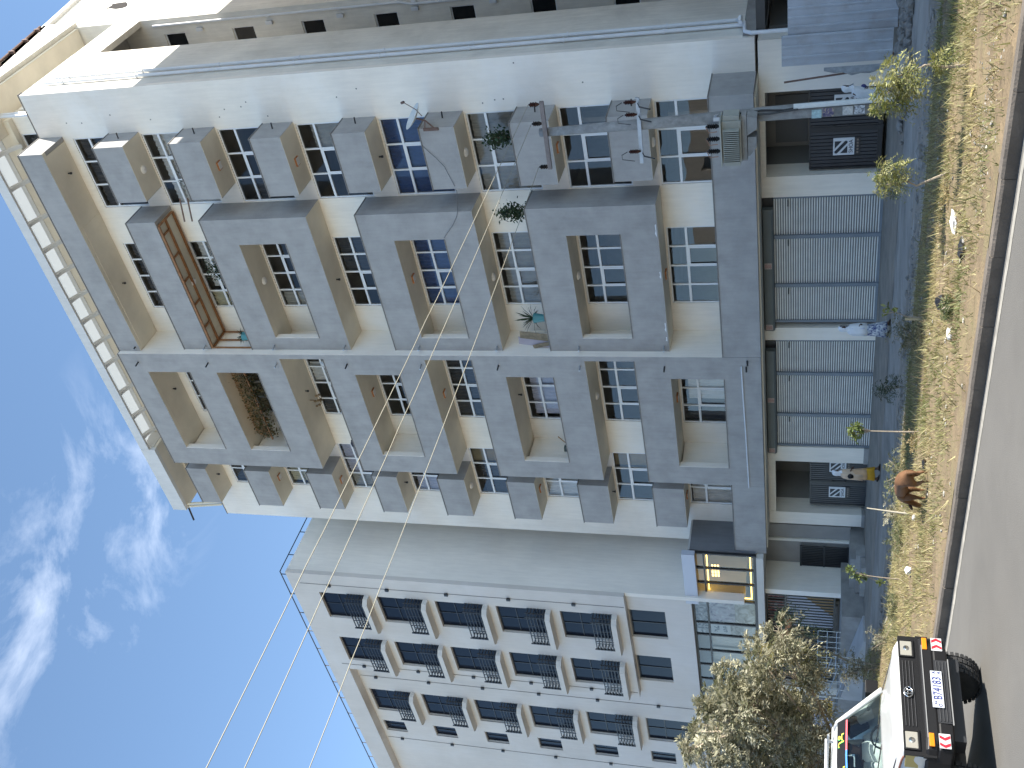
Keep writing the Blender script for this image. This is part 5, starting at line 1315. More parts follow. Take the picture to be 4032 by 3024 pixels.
# ---- grass over the whole verge
def grass():
    n = 150000
    x = RNG.uniform(-34, 1, n); u = RNG.uniform(0, 1, n)
    ky = 10.45 + .0247 * (-4.4 - x) + .22
    fy = 19.1 + np.maximum(0, -24.5 - x) * .57
    y = ky + (fy - ky) * u
    from mathutils import noise as mn
    gx = np.linspace(-34, 1, 141); gy = np.linspace(10, 25, 61)
    den = np.array([[mn.noise(V((a * .8, c * 1.1, 3))) + .5 * mn.noise(V((a * 2.6, c * 2.9, 8))) for c in gy] for a in gx])
    gr = np.array([[mn.noise(V((a * .55 + 9, c * .8, 1))) for c in gy] for a in gx])
    ix = np.clip(((x + 34) / 35 * 140).astype(int), 0, 140); iy = np.clip(((y - 10) / 15 * 60).astype(int), 0, 60)
    dn = den[ix, iy]; g_ = gr[ix, iy]
    keep = (RNG.uniform(0, 1, n) < np.clip(.62 + dn * 1.3, .10, 1)) & (RNG.uniform(0, 1, n) < np.clip((u - .02) * 7, .12, 1)) & (RNG.uniform(0, 1, n) < np.where(x < -24, .45, 1))
    x, y, dn, g_ = x[keep], y[keep], dn[keep], g_[keep]; n = len(x)
    z = np.array([vz(a, min(c, 19.1)) for a, c in zip(x, y)]) - .012
    h = RNG.gamma(3.0, .019, n) + .015 + np.where(RNG.uniform(0, 1, n) < .04, RNG.uniform(.04, .14, n), 0)
    a = RNG.uniform(0, 2 * PI, n); w = RNG.uniform(.006, .014, n); ln = h * RNG.uniform(.2, 1.3, n); b_ = RNG.uniform(0, 2 * PI, n)
    p0 = np.stack([x - np.cos(a) * w, y - np.sin(a) * w, z], 1); p1 = np.stack([x + np.cos(a) * w, y + np.sin(a) * w, z], 1)
    p2 = np.stack([x + np.cos(b_) * ln, y + np.sin(b_) * ln, z + h], 1)
    vs = np.stack([p0, p1, p2], 1).reshape(-1, 3)
    straw = np.array([.35, .30, .145]); green = np.array([.145, .165, .055]); brown = np.array([.24, .18, .10])
    t = np.clip(.33 + g_ * 1.1 + RNG.normal(0, .22, n), 0, 1)[:, None]
    c = straw * (1 - t) + green * t
    br = (RNG.uniform(0, 1, n) < .12)[:, None]
    c = np.where(br, brown, c) * RNG.uniform(.65, 1.3, (n, 1))
    col = np.repeat(np.concatenate([c, np.ones((n, 1))], 1), 3, 0)
    tag(np_mesh('grass', vs, 3, np.arange(len(vs)), LEAF, None, col), 'short dry yellow-green grass covering the verge', 'grass', kind='stuff')
grass()
# ---- litter
M_BAG = mat('black_plastic', (.015, .015, .017), .35); M_PL = mat('white_plastic', (.70, .70, .70), .45)
def scrap(name, x, y, r_, m, label, z=.07, sq=(1.4, .8, .5), cat='litter'):
    b = MB(); b.ico((x, y, vz(x, min(y, 19)) + r_ * sq[2] * .55), r_, 2, .32, sq, random.random() * 3); return tag(b.build(name, m), label, cat)
scrap('plastic_bag', -9.95, 13.83, .12, M_BAG, 'crumpled black plastic bag on the grass below the spindly sapling', sq=(1.2, .9, .7))
scrap('plastic_bag', -8.04, 12.38, .10, M_BAG, 'small black plastic bag near the kerb towards the sheet fence')
scrap('plastic_bag', -13.49, 13.88, .11, M_BAG, 'flattened black bag on the grass beside the sheep', sq=(1.8, .9, .35))
scrap('plastic_bottle', -9.58, 12.54, .06, M_PL, 'white plastic bottle lying on the grass near the kerb', sq=(1.7, .9, .8))
scrap('plastic_bag', -8.2, 13.33, .09, M_PL, 'white torn plastic bag on the grass below the kinked sapling', sq=(2.0, .7, .5))
scrap('plastic_bag', -16.97, 14.42, .10, M_PL, 'white plastic bag among the low green bushes', sq=(1.3, .9, .7))
scrap('plastic_bag', -15.5, 14.5, .08, M_PL, 'white scrap of bag on the grass just left of the sheep')
scrap('yellow_wrapper', -6.2, 13.09, .075, mat('yellow_plastic', (.45, .36, .14), .5), 'flat yellow plastic wrapper below the nearest sapling', sq=(2.3, .6, .3))
lb_ = MB(); rl2 = random.Random(21)
for i in range(230):
    x = rl2.uniform(-22, -4.5); y = rl2.uniform(kerb_y(x) + .3, 19)
    lb_.ico((x, y, vz(x, y) + .012), rl2.uniform(.012, .035), 1, .35, (1.5, .8, .45), rl2.random() * 3)
for i in range(150):
    x = rl2.gauss(-5.9, .7); y = rl2.gauss(11.9, .38)
    lb_.ico((x, max(y, kerb_y(x) + .25), vz(x, y) + .004), rl2.uniform(.005, .016), 1, .35, (1.5, .8, .45), rl2.random() * 3)
for i in range(70):
    x = rl2.uniform(-32, -8); y = rl2.choice([rl2.gauss(21.6, .4), rl2.gauss(19.5, .3)])
    lb_.ico((x, y, -.16), rl2.uniform(.015, .05), 1, .35, (1.6, .8, .35), rl2.random() * 3)
tag(lb_.build('litter_scraps', mat('litter_white', (.33, .31, .27), .8, var=.5, scale=14)), 'tiny white scraps and pebbles strewn over the verge and gutter', 'litter', kind='stuff')
# ============================================================ the white pickup
CX_, CY_ = -10.9, 7.48
PK = thing('white_pickup', (CX_ - 2.3, CY_, 0), 'white pickup with a big black bumper and lettered sun strip, cut by the picture edge', 'pickup')
T = lambda x, y, z: (CX_ + x, CY_ + y, z)
def cpart(name, m, fn, parent=PK, **k):
    b = MB(); fn(b)
    b.v = [T(*v) for v in b.v]
    return b.build(name, m, parent, **k)
def car_paint(name, col):
    m = mat(name, col, .28, var=.03, scale=2)
    m.node_tree.nodes['Principled BSDF'].inputs['Coat Weight'].default_value = .5
    return m
M_CARW = car_paint('car_white', (.50, .505, .49))
M_RUB = mat('bumper_black', (.009, .009, .010), .42, spec=.28)
M_TYRE = mat('tyre_rubber', (.030, .030, .031), .85, var=.2, scale=12)
M_CHR = mat('chrome', (.62, .62, .62), .16, metal=1.0)
M_LENS = mat('lamp_lens', (.26, .25, .22), .12, spec=.9)
M_AMB = mat('amber_lens', (.62, .19, .01), .25)
def section(hw, zb, zt, crown=.03):
    r = [(-hw + .03, zb), (-hw, zb + .06), (-hw - .008, (zb + zt) / 2), (-hw + .01, zt - .13), (-hw + .05, zt - .05), (-hw + .15, zt), (-hw * .45, zt + crown), (0, zt + crown * 1.1)]
    return r + [(-y, z) for y, z in r[-2::-1]]
def body(b):
    stn = [(-.085, .775, .72, 1.025), (-.11, .805, .62, 1.045), (-.20, .815, .54, 1.058), (-.42, .815, .55, 1.065), (-.46, .815, .70, 1.068), (-.55, .818, .80, 1.075), (-.80, .82, .84, 1.09), (-1.05, .82, .80, 1.115), (-1.14, .82, .70, 1.125), (-1.20, .82, .46, 1.14), (-1.9, .825, .44, 1.14), (-3.05, .825, .44, 1.13), (-3.5, .825, .46, 1.12), (-3.56, .825, .70, 1.12), (-3.66, .825, .82, 1.12), (-3.9, .825, .85, 1.12), (-4.15, .825, .82, 1.12), (-4.24, .825, .7, 1.12), (-4.3, .82, .5, 1.11), (-4.85, .80, .52, 1.10)]
    b.loft([[(x, y, z) for y, z in section(hw, zb, zt, .035 if x > -1.2 else .0)] for x, hw, zb, zt in stn])
cpart('body', M_CARW, body, smooth=True).data.set_sharp_from_angle(angle=math.radians(38))
cpart('bonnet_seam', mat('panel_gap', (.10, .09, .09), .8), lambda b: (b.tube([(-.16, -.66, 1.026), (-.45, -.672, 1.066), (-1.1, -.69, 1.132)], .006, 5), b.tube([(-.16, .66, 1.026), (-.45, .672, 1.066), (-1.1, .69, 1.132)], .006, 5)))
cpart('bonnet_rust', mat('rust_line', (.24, .10, .07), .8, var=.3, scale=9), lambda b: (b.tube([(-.17, -.775, 1.0), (-.26, -.765, 1.015), (-.42, -.76, 1.03), (-.62, -.765, 1.04)], .011, 6),))
# cabin
cab = {'A': [(-1.18, .70, 1.135), (-1.80, .585, 1.66)], 'B': [(-3.05, .60, 1.66), (-3.18, .73, 1.13)]}
def cabin_frame(b):
    for s in (-1, 1):
        b.tube([(-1.14, s * .73, 1.13), (-1.80, s * .605, 1.655), (-1.95, s * .60, 1.685)], .036, 8)
        b.tube([(-1.95, s * .60, 1.69), (-3.0, s * .61, 1.69), (-3.14, s * .74, 1.13)], .04, 8)
        b.tube([(-2.35, s * .60, 1.68), (-2.42, s * .76, 1.13)], .04, 8)
    b.loft([[(x, y, z) for y, z in ((-.62, zt - .05), (-.60, zt - .012), (-.48, zt + .012), (0, zt + .03), (.48, zt + .012), (.60, zt - .012), (.62, zt - .05))] for x, zt in ((-1.80, 1.655), (-1.9, 1.69), (-2.4, 1.715), (-2.95, 1.70), (-3.05, 1.66))])
cpart('roof', M_CARW, cabin_frame, smooth=True)
CGL = glass_mat('car_glass', (.62, .70, .68), 1.5)
ws = cpart('windscreen', CGL, lambda b: b.add([(-1.17, -.70, 1.14), (-1.13, 0, 1.15), (-1.17, .70, 1.14), (-1.79, .585, 1.655), (-1.76, 0, 1.672), (-1.79, -.585, 1.655)], [(0, 1, 4, 5), (1, 2, 3, 4)]), smooth=True)
for s in (-1, 1):
    cpart('side_window', CGL, lambda b: b.add([(-1.25, s * .735, 1.14), (-2.38, s * .765, 1.14), (-2.33, s * .615, 1.66), (-1.86, s * .61, 1.66)], [(0, 1, 2, 3)]))
    cpart('side_window', CGL, lambda b: b.add([(-2.46, s * .765, 1.14), (-3.1, s * .745, 1.14), (-2.98, s * .625, 1.66), (-2.4, s * .62, 1.66)], [(0, 1, 2, 3)]))
cpart('rear_window', CGL, lambda b: b.add([(-3.15, -.72, 1.14), (-3.15, .72, 1.14), (-3.02, .60, 1.65), (-3.02, -.60, 1.65)], [(0, 1, 2, 3)]))
wl_ = lambda t, y: (-1.17 + (-1.79 + 1.17) * t + .012 + .03 * (1 - abs(y) / .7), y, 1.14 + (1.655 - 1.14) * t + .012 + .017 * (1 - abs(y) / .7))
def strip(t0, t1, y0, y1):
    def fn(b):
        n = 10; vs = []
        for i in range(n + 1):
            y = y0 + (y1 - y0) * i / n; vs += [wl_(t0, y), wl_(t1, y)]
        b.add(vs, [(2 * i, 2 * i + 2, 2 * i + 3, 2 * i + 1) for i in range(n)])
    return fn
ss = cpart('sun_strip', M_RUB, strip(.79, .985, -.58, .58), ws)
cpart('strip_band', mat('band_blue', (.06, .20, .55), .5), strip(.745, .785, -.45, .1), ws); cpart('strip_band', mat('band_red', (.55, .10, .12), .5), strip(.745, .785, .1, .55), ws)
wd = (V(wl_(1, 0)) - V(wl_(0, 0))).normalized()
M_LG, M_LY = mat('letter_green', (.04, .45, .12), .5), mat('letter_yellow', (.75, .62, .08), .5)
for txt, yy in (('ፍቅር', -.26), ('ገዳ', .26)):
    for m, o_ in ((M_LG, .004), (M_LY, .009)):
        c_ = V(wl_(.885, yy)) + V((.006 + o_, 0, o_ * .4)) + wd * (o_ * -1.0)
        text_mesh('strip_lettering', txt, .15, T(c_.x, c_.y + o_ * 1.2, c_.z), (0, 1, 0), tuple(wd), m, ss, depth=.001)
# interior
cpart('dashboard', mat('dash_dark', (.03, .03, .032), .8), lambda b: (b.box(-1.55, -1.22, -.68, .68, .8, 1.13), b.box(-3.1, -1.2, -.76, .76, .5, .62)))
for s in (-.36, .36): cpart('seat', mat('seat_fabric', (.07, .065, .06), .9), lambda b: (b.box(-2.35, -1.9, s - .24, s + .24, .62, .88), b.prism([(-2.30, .88), (-2.18, .88), (-2.36, 1.42), (-2.46, 1.42)], 'y', s - .23, s + .23), b.box(-2.47, -2.36, s - .12, s + .12, 1.44, 1.60)), bevel=.02)
def wheelring(b):
    c = V((-1.62, .36, 1.08)); u = V((0, 1, 0)); v = V((-.35, 0, .94)).normalized()
    b.tube([c + (u * math.cos(t) + v * math.sin(t)) * .18 for t in [2 * PI * i / 18 for i in range(19)]], .014, 6); b.tube([c, c + V((.2, 0, -.12))], .02, 6)
    b.bar(c + u * .17, c - u * .17, .03)
cpart('steering_wheel', M_RUB, wheelring)
# front end
cpart('grille', M_RUB, lambda b: (b.box(-.15, -.074, -.81, .81, .66, .80), b.box(-.16, -.078, -.50, .50, .80, .998), b.box(-.15, -.078, -.80, -.5, .80, 1.0), b.box(-.15, -.078, .5, .80, .80, 1.0)))
for i in range(4): cpart('grille_slat', mat('slat_grey', (.05, .05, .053), .4), lambda b: b.box(-.079, -.068, -.44, .44, .848 + i * .037, .854 + i * .037))
def emblem(b):
    def ell(a, h, r_, dz=0): b.tube([(-.060, a * math.cos(t), .915 + dz + h * math.sin(t)) for t in [2 * PI * i / 20 for i in range(21)]], r_, 6)
    ell(.068, .047, .009); ell(.024, .043, .006); ell(.050, .018, .006, .022)
cpart('emblem', M_CHR, emblem, smooth=True)
for s in (-1, 1):
    h = cpart('headlight', M_LENS, lambda b: b.box(-.12, -.066, *sorted((s * .51, s * .725)), .842, .985), bevel=.012)
    cpart('lamp_rim', M_RUB, lambda b: (b.box(-.11, -.060, *sorted((s * .725, s * .745)), .83, .995), b.box(-.11, -.060, *sorted((s * .49, s * .51)), .83, .995), b.box(-.11, -.060, *sorted((s * .51, s * .725)), .985, .997), b.box(-.11, -.060, *sorted((s * .51, s * .725)), .828, .842)), h)
    cpart('lamp_reflector', M_CHR, lambda b: b.lathe((-.064, s * .62, .91), [(.035, 0), (.02, .003), (.001, .004)], 12, 'x'), h)
    cpart('corner_light', mat('marker_lens', (.42, .34, .12), .2, spec=.8), lambda b: b.prism([(-.085, s * .748), (-.10, s * .80), (-.30, s * .822), (-.30, s * .79), (-.12, s * .74)], 'z', .845, .985))
def bumper(b):
    sec = lambda t: None
    path = [(-.62, -.87), (-.30, -.87), (-.14, -.84), (-.03, -.74), (0, -.6), (.0, .6), (-.03, .74), (-.14, .84), (-.30, .87), (-.62, .87)]
    rings = []
    for x, y in path:
        k = min(1, (abs(y) / .87) ** 6)
        zb, zt = .44 + .06 * k, .77 + .015 * k
        inn = .16
        ux = -1 if abs(y) < .8 else 0
        ix, iy = (x - inn, y * .985) if abs(y) < .85 else (x - .0, y * .84)
        rings.append([(x, y, zb + .03), (x + .012 * (1 - k), y, zb + .16), (x, y, zb + .175), (x + .014 * (1 - k), y, zb + .20), (x + .01 * (1 - k), y, zt - .03), (x - .02, y * .995, zt), (ix, iy, zt), (ix, iy, zb)])
    b.loft(rings)
bp_ = cpart('bumper', M_RUB, bumper, bevel=.008)
cpart('bumper_trim', mat('trim_grey', (.22, .22, .22), .4), lambda b: b.box(.012, .018, -.62, .62, .742, .752), bp_)
cpart('air_intake', M_DARK, lambda b: b.box(.006, .014, -.42, .42, .475, .625), bp_)
for i in range(4): cpart('intake_slat', MATS['slat_grey'], lambda b: b.box(.015, .024, -.40, .40, .488 + i * .036, .494 + i * .036), bp_)
cpart('intake_frame', MATS['trim_grey'], lambda b: (b.box(.012, .022, -.44, .44, .462, .472),), bp_)
for s in (-1, 1):
    cpart('indicator', M_AMB, lambda b: b.box(.0, .022, *sorted((s * .56, s * .725)), .682, .738), bp_, bevel=.006)
    rf = cpart('reflector_plate', mat('reflector_white', (.46, .46, .46), .4), lambda b: b.box(.006, .014, *sorted((s * .555, s * .735)), .515, .635), bp_)
    rf.matrix_parent_inverse = Matrix.Identity(4)
    def chev(b):
        for q in (.575, .665):
            pts = [(q, .52), (q + .035, .52), (q + .065, .575), (q + .035, .63), (q, .63), (q + .03, .575)]
            b.prism([(s * y, z) for y, z in pts], 'x', .0145, .0175)
    cpart('chevron', mat('reflector_red', (.55, .015, .03), .35), chev, rf)
pl = cpart('number_plate', mat('plate_white', (.46, .48, .52), .5), lambda b: b.box(.026, .034, -.235, .255, .548, .672), bp_, bevel=.004)
M_PI = mat('plate_ink', (.015, .025, .16), .5)
text_mesh('plate_lettering', 'B74183', .135, T(.037, .02, .607), (0, 1, 0), (0, 0, 1), M_PI, pl, squash=.74, depth=.0015)
text_mesh('plate_lettering', 'A', .055, T(.037, .228, .636), (0, 1, 0), (0, 0, 1), M_PI, pl, squash=.9, depth=.0015)
text_mesh('plate_lettering', 'A', .055, T(.037, .228, .582), (0, 1, 0), (0, 0, 1), M_PI, pl, squash=.9, depth=.0015)
text_mesh('plate_lettering', 'አአ', .04, T(.037, -.175, .636), (0, 1, 0), (0, 0, 1), M_PI, pl, depth=.0015)
cpart('plate_badge', MATS['plate_ink'], lambda b: b.tube([(.036, -.205 + .017 * math.cos(t), .59 + .017 * math.sin(t)) for t in [2 * PI * i / 14 for i in range(15)]], .0035, 5), pl)
cpart('underbody', M_DARK, lambda b: (b.box(-4.6, -.35, -.36, .36, .34, .56), b.box(-.35, -.12, -.55, .55, .33, .5), b.tube([(-.80, -.7, .37), (-.80, .7, .37)], .05, 8), b.tube([(-3.9, -.7, .37), (-3.9, .7, .37)], .06, 8), b.box(-1.2, -.5, .28, .62, .3, .42), b.box(-1.2, -.5, -.62, -.28, .3, .42)))
# wheels with lugged tread
def wheel(x, s):
    cy = s * .745
    w = cpart('wheel', M_TYRE, lambda b: b.lathe((x, cy - .125, .375), [(.21, 0), (.29, -.008), (.345, .012), (.362, .045), (.362, .205), (.345, .238), (.29, .258), (.21, .25)], 40, 'y'), smooth=True)
    def lugs(b):
        for i in range(38):
            a = 2 * PI * i / 38
            for j, (d0, d1) in enumerate(((-.135, -.085), (-.07, -.012), (.012, .07), (.085, .135))):
                aa = a + (PI / 38 if j % 2 else 0)
                c, n_ = V((x, cy, .375)), V((math.cos(aa), 0, math.sin(aa))); t_ = V((-n_.z, 0, n_.x))
                p = []
                for rr in (.355, .378):
                    for tt, dd in ((-.019, d0), (.019, d0), (.019, d1), (-.019, d1)): p.append(c + n_ * rr + t_ * tt + V((0, dd, 0)))
                b.add(p, [(0, 1, 2, 3), (7, 6, 5, 4), (0, 4, 5, 1), (1, 5, 6, 2), (2, 6, 7, 3), (3, 7, 4, 0)])
    tag(cpart('tread_lugs', M_TYRE, lugs, w), kind='stuff')
    cpart('rim', M_STEEL, lambda b: b.lathe((x, cy + s * .06, .375), [(.20, 0), (.19, s * .05), (.10, s * .02), (.06, s * .06), (.001, s * .06)], 20, 'y'), w)
    cpart('wheel_arch', M_RUB, lambda b: b.tube([(x + .415 * math.cos(t), s * .835, .42 + .40 * math.sin(t)) for t in [PI * i / 12 for i in range(13)]], .028, 6))
for x in (-.80, -3.90):
    for s in (-1, 1): wheel(x, s)
for s in (-1, 1):
    mr = cpart('mirror', M_RUB, lambda b: (b.box(-1.48, -1.36, *sorted((s * .82, s * 1.02)), 1.16, 1.32), b.tube([(-1.36, s * .74, 1.16), (-1.40, s * .84, 1.22)], .018, 6)), bevel=.02)
    cpart('door_handle', M_RUB, lambda b: b.box(-2.30, -2.16, *sorted((s * .826, s * .85)), .98, 1.02))
    cpart('door_seam', MATS['panel_gap'], lambda b: [b.box(x, x + .008, *sorted((s * .82, s * .8375)), .5, 1.1) for x in (-1.28, -2.42, -3.12)])
cpart('wiper', M_RUB, lambda b: (b.bar((-1.15, -.05, 1.16), (-1.27, -.55, 1.245), .014), b.bar((-1.15, .35, 1.16), (-1.27, -.12, 1.245), .014)))
RR = cpart('roof_rack', M_STEEL, lambda b: [b.tube([(x, -.6, 1.80), (x, .52, 1.80)], .018, 7) for x in (-2.1, -2.35, -2.6, -2.85)] + [b.tube([(-1.95, y, 1.775), (-3.0, y, 1.775)], .016, 7) for y in (-.55, .5)] + [b.bar((x, y, 1.69), (x, y, 1.775), .03) for x in (-2.1, -2.9) for y in (-.55, .5)])
cpart('load_bed', M_CARW, lambda b: (b.box(-4.84, -3.2, -.80, -.76, 1.12, 1.16), b.box(-4.84, -3.2, .76, .80, 1.12, 1.16), b.tube([(-3.4, -.74, 1.1), (-3.4, -.7, 1.7), (-3.4, .7, 1.7), (-3.4, .74, 1.1)], .035, 8)))
# ============================================================ people and the sheep
def skin_mesh(name, verts, edges, radii, m, parent, loc=(0, 0, 0), rotz=0.0, scale=1.0, sub=1):
    """a continuous body grown over a skeleton of joints"""
    me = bpy.data.meshes.new(name)
    me.from_pydata([V(v) for v in verts], edges, [])
    o = bpy.data.objects.new(name, me); COL.objects.link(o)
    sk = o.modifiers.new('skin', 'SKIN')
    for i, r_ in enumerate(radii):
        sv = me.skin_vertices[0].data[i]
        sv.radius = r_ if isinstance(r_, tuple) else (r_, r_)
        sv.use_root = (i == 0)
    if hasattr(sk, 'use_smooth_shade'): sk.use_smooth_shade = True
    ss_ = o.modifiers.new('sub', 'SUBSURF'); ss_.levels = sub; ss_.render_levels = sub
    dg = bpy.context.evaluated_depsgraph_get()
    out = bpy.data.meshes.new_from_object(o.evaluated_get(dg))
    bpy.data.objects.remove(o)
    c, s = math.cos(rotz), math.sin(rotz); off = WLOC.get(parent.name, V((0, 0, 0)))
    for v in out.vertices:
        x, y, z = v.co * scale
        v.co = V((loc[0] + x * c - y * s, loc[1] + x * s + y * c, loc[2] + z)) - off
    out.materials.clear(); out.materials.append(m)
    out.polygons.foreach_set('use_smooth', [True] * len(out.polygons))
    r_ = bpy.data.objects.new(name, out); COL.objects.link(r_); r_.parent = parent; WLOC[r_.name] = off
    return r_
M_SKIN = mat('dark_skin', (.085, .042, .028), .55)
def skeleton(pose):
    """joints of a figure 1.6 m tall that faces +X; pose gives arm, leg and lean offsets"""
    lean = pose.get('lean', 0)
    Vt, E_, R_ = [], [], []
    def add(p, r_, parent=None):
        Vt.append(p); R_.append(r_)
        if parent is not None: E_.append((parent, len(Vt) - 1))
        return len(Vt) - 1
    up = lambda z: lean * max(0, z - .85) ** 1.3
    pelvis = add((0, 0, .86), (.12, .15))
    waist = add((up(1.0), 0, 1.02), (.105, .13), pelvis); chest = add((up(1.2), 0, 1.2), (.115, .15), waist); neckb = add((up(1.34) + .005, 0, 1.335), (.06, .075), chest)
    neck = add((up(1.40) + .02, 0, 1.39), .05, neckb); jaw = add((up(1.44) + .045, 0, 1.435), (.06, .055), neck); head = add((up(1.5) + .03, 0, 1.50), (.088, .073), jaw); crown = add((up(1.55) + .015, 0, 1.565), (.06, .055), head)
    nose = add((up(1.48) + .125, 0, 1.465), .013, head)
    for s, (lx, kx, az) in ((-1, pose['legL']), (1, pose['legR'])):
        hip = add((0, s * .085, .80), .088, pelvis); knee = add((kx, s * .085, .46), .058, hip); ank = add((lx, s * .08, .085 + az), .036, knee); toe = add((lx + .13, s * .085, .025 + az * .3), .028, ank); heel = add((lx - .04, s * .08, .03 + az), .026, ank)
    for s, (ex, ey, ez, hx, hy, hz) in ((-1, pose['armL']), (1, pose['armR'])):
        sh = add((up(1.3), s * .17, 1.30), .05, chest); el = add((ex, s * ey, ez), .038, sh); wr = add((hx, s * hy, hz), .026, el)
        d = (V((hx, s * hy, hz)) - V((ex, s * ey, ez))).normalized()
        pm = add(tuple(V((hx, s * hy, hz)) + d * .06), (.032, .016), wr)
        sd = d.cross(V((0, 0, 1))); sd = sd.normalized() if sd.length > .05 else V((0, 1, 0))
        base = V(Vt[pm])
        for q, l in ((-.024, .07), (-.008, .085), (.008, .08), (.024, .062)):
            f1 = add(tuple(base + sd * q + d * l * .55), .0085, pm); add(tuple(base + sd * q * 1.05 + d * l + V((0, 0, -.012))), .007, f1)
        t1 = add(tuple(V((hx, s * hy, hz)) + sd * .035 + d * .035), .010, wr); add(tuple(V((hx, s * hy, hz)) + sd * .05 + d * .075), .008, t1)
    return Vt, E_, R_
def robe(b, rings, folds=7, amp=.05, n=30, seed=0, open_top=True):
    rn = random.Random(seed); ph = rn.random() * 6
    rg = []
    for i, (cx, cy, z, rx, ry) in enumerate(rings):
        t = 1 - i / (len(rings) - 1)
        k = [1 + amp * (.3 + t) * math.sin(folds * a + ph + i * .12) + amp * .5 * math.sin((folds * 2 + 1) * a + ph * 2) for a in [2 * PI * j / n for j in range(n)]]
        rg.append([(cx + rx * k[j] * math.cos(2 * PI * j / n), cy + ry * k[j] * math.sin(2 * PI * j / n), z + .012 * math.sin(3 * 2 * PI * j / n + ph) * t) for j in range(n)])
    b.loft(rg, True)
def person(loc, rotz, h, pose, label, dress, shawl, extra=()):
    t = thing('person', loc, label, 'person', 'people walking past the building')
    sc = h / 1.62
    vt, ed, rd = skeleton(pose)
    skin_mesh('body', vt, ed, rd, M_SKIN, t, loc, rotz, sc)
    lean = pose.get('lean', 0); up = lambda z: lean * max(0, z - .85) ** 1.3
    c, s = math.cos(rotz), math.sin(rotz)
    def put(name, m, fn, smooth=True):
        b = MB(); fn(b)
        b.v = [(loc[0] + (x * c - y * s) * sc, loc[1] + (x * s + y * c) * sc, loc[2] + z * sc) for x, y, z in b.v]
        return b.build(name, m, t, smooth=smooth)
    for nm, m, rings, fo, am in dress: put(nm, m, lambda b: robe(b, [(cx + up(z), cy, z, rx, ry) for cx, cy, z, rx, ry in rings], fo, am, seed=len(nm)))
    hx = up(1.5)
    def hood(b):
        # cloth round the back, top and sides of the head, leaving the face open
        vs = []; nn = 15
        prof = [(1.30, .15, .16), (1.37, .115, .115), (1.43, .118, .108), (1.50, .128, .112), (1.56, .12, .108), (1.61, .095, .085), (1.645, .05, .045), (1.655, .01, .01)]
        for z, rx, ry in prof:
            op = 50 if 1.38 < z < 1.53 else (30 if z < 1.6 else 8)
            for j in range(nn):
                a = math.radians(op) + (2 * PI - math.radians(2 * op)) * j / (nn - 1)
                vs.append((hx + .02 + rx * math.cos(a), ry * math.sin(a), z + (.02 if j in (0, nn - 1) else 0)))
        fs = [(i * nn + j, i * nn + j + 1, (i + 1) * nn + j + 1, (i + 1) * nn + j) for i in range(len(prof) - 1) for j in range(nn - 1)]
        b.add(vs, fs)
        q = len(prof) - 2
        b.add([vs[q * nn + nn - 1], vs[q * nn], (hx + .10, 0, 1.59), vs[(q - 1) * nn], vs[(q - 1) * nn + nn - 1]], [(0, 1, 3, 2), (0, 2, 4)])
    hd = put('head_shawl', shawl, hood)
    def shoes(b):
        for sgn, (lx, kx, az) in ((-1, pose['legL']), (1, pose['legR'])):
            b.loft([[(lx + x, sgn * .083 + w * math.cos(a), .0 + az * (.9 if x < 0 else .35) + zc + hh * math.sin(a)) for a in [2 * PI * i / 8 for i in range(8)]] for x, w, zc, hh in ((-.085, .02, .035, .02), (-.06, .036, .045, .035), (.03, .042, .04, .035), (.12, .044, .03, .026), (.18, .02, .025, .015))])
    put('shoes', M_RUB, shoes)
    for nm, m, fn in extra: put(nm, m, fn)
    return t
M_SHAWL = mat('white_cotton', (.66, .67, .68), .9, var=.06, scale=7)
M_SHEER = mat('sheer_cotton', (.60, .45, .32), .9, var=.06, scale=7)
M_PEACH = mat('peach_cloth', (.56, .36, .21), .9, var=.10, scale=6)
M_MUST = mat('mustard_cloth', (.55, .30, .02), .85, var=.12, scale=6)
M_PRINT = print_mat('blue_print_cloth', (.03, .045, .16), (.30, .33, .38), (.62, .63, .64), 9, 5)
M_LIL = mat('pale_lilac_cloth', (.52, .54, .66), .9, var=.06, scale=6)
walk = dict(legL=(-.16, .02, .07), legR=(.20, .14, 0), armL=(.03, .165, 1.06, .16, .06, 1.0), armR=(.02, .165, 1.06, .15, .06, .97))
walk2 = dict(walk, lean=.06)
person((-26.6, 26.8, -.185), math.radians(24), 1.57, walk, 'person in a white head shawl, peach dress and mustard skirt walking by the gate',
    [('skirt', M_MUST, [(.02, 0, .20, .25, .19), (.02, 0, .45, .21, .18), (.0, 0, .75, .17, .17), (0, 0, .95, .15, .165)], 6, .10),
     ('dress', M_PEACH, [(.01, 0, .46, .215, .205), (.0, 0, .62, .20, .20), (0, 0, .85, .175, .195), (0, 0, 1.05, .15, .18), (0, 0, 1.2, .145, .195), (0, 0, 1.30, .12, .18), (0, 0, 1.36, .07, .10)], 7, .05)], M_SHAWL,
    [('shawl', M_SHEER, lambda b: robe(b, [(-.03, .02, .60, .205, .225), (-.03, .02, .85, .195, .225), (-.02, 0, 1.1, .185, .235), (-.01, 0, 1.27, .155, .215), (0, 0, 1.36, .10, .13)], 5, .06, seed=4)), ('shoulder_bag', M_RUB, lambda b: b.ico((-.02, -.23, 1.02), .09, 2, .1, (1.1, .5, 1.2)))])
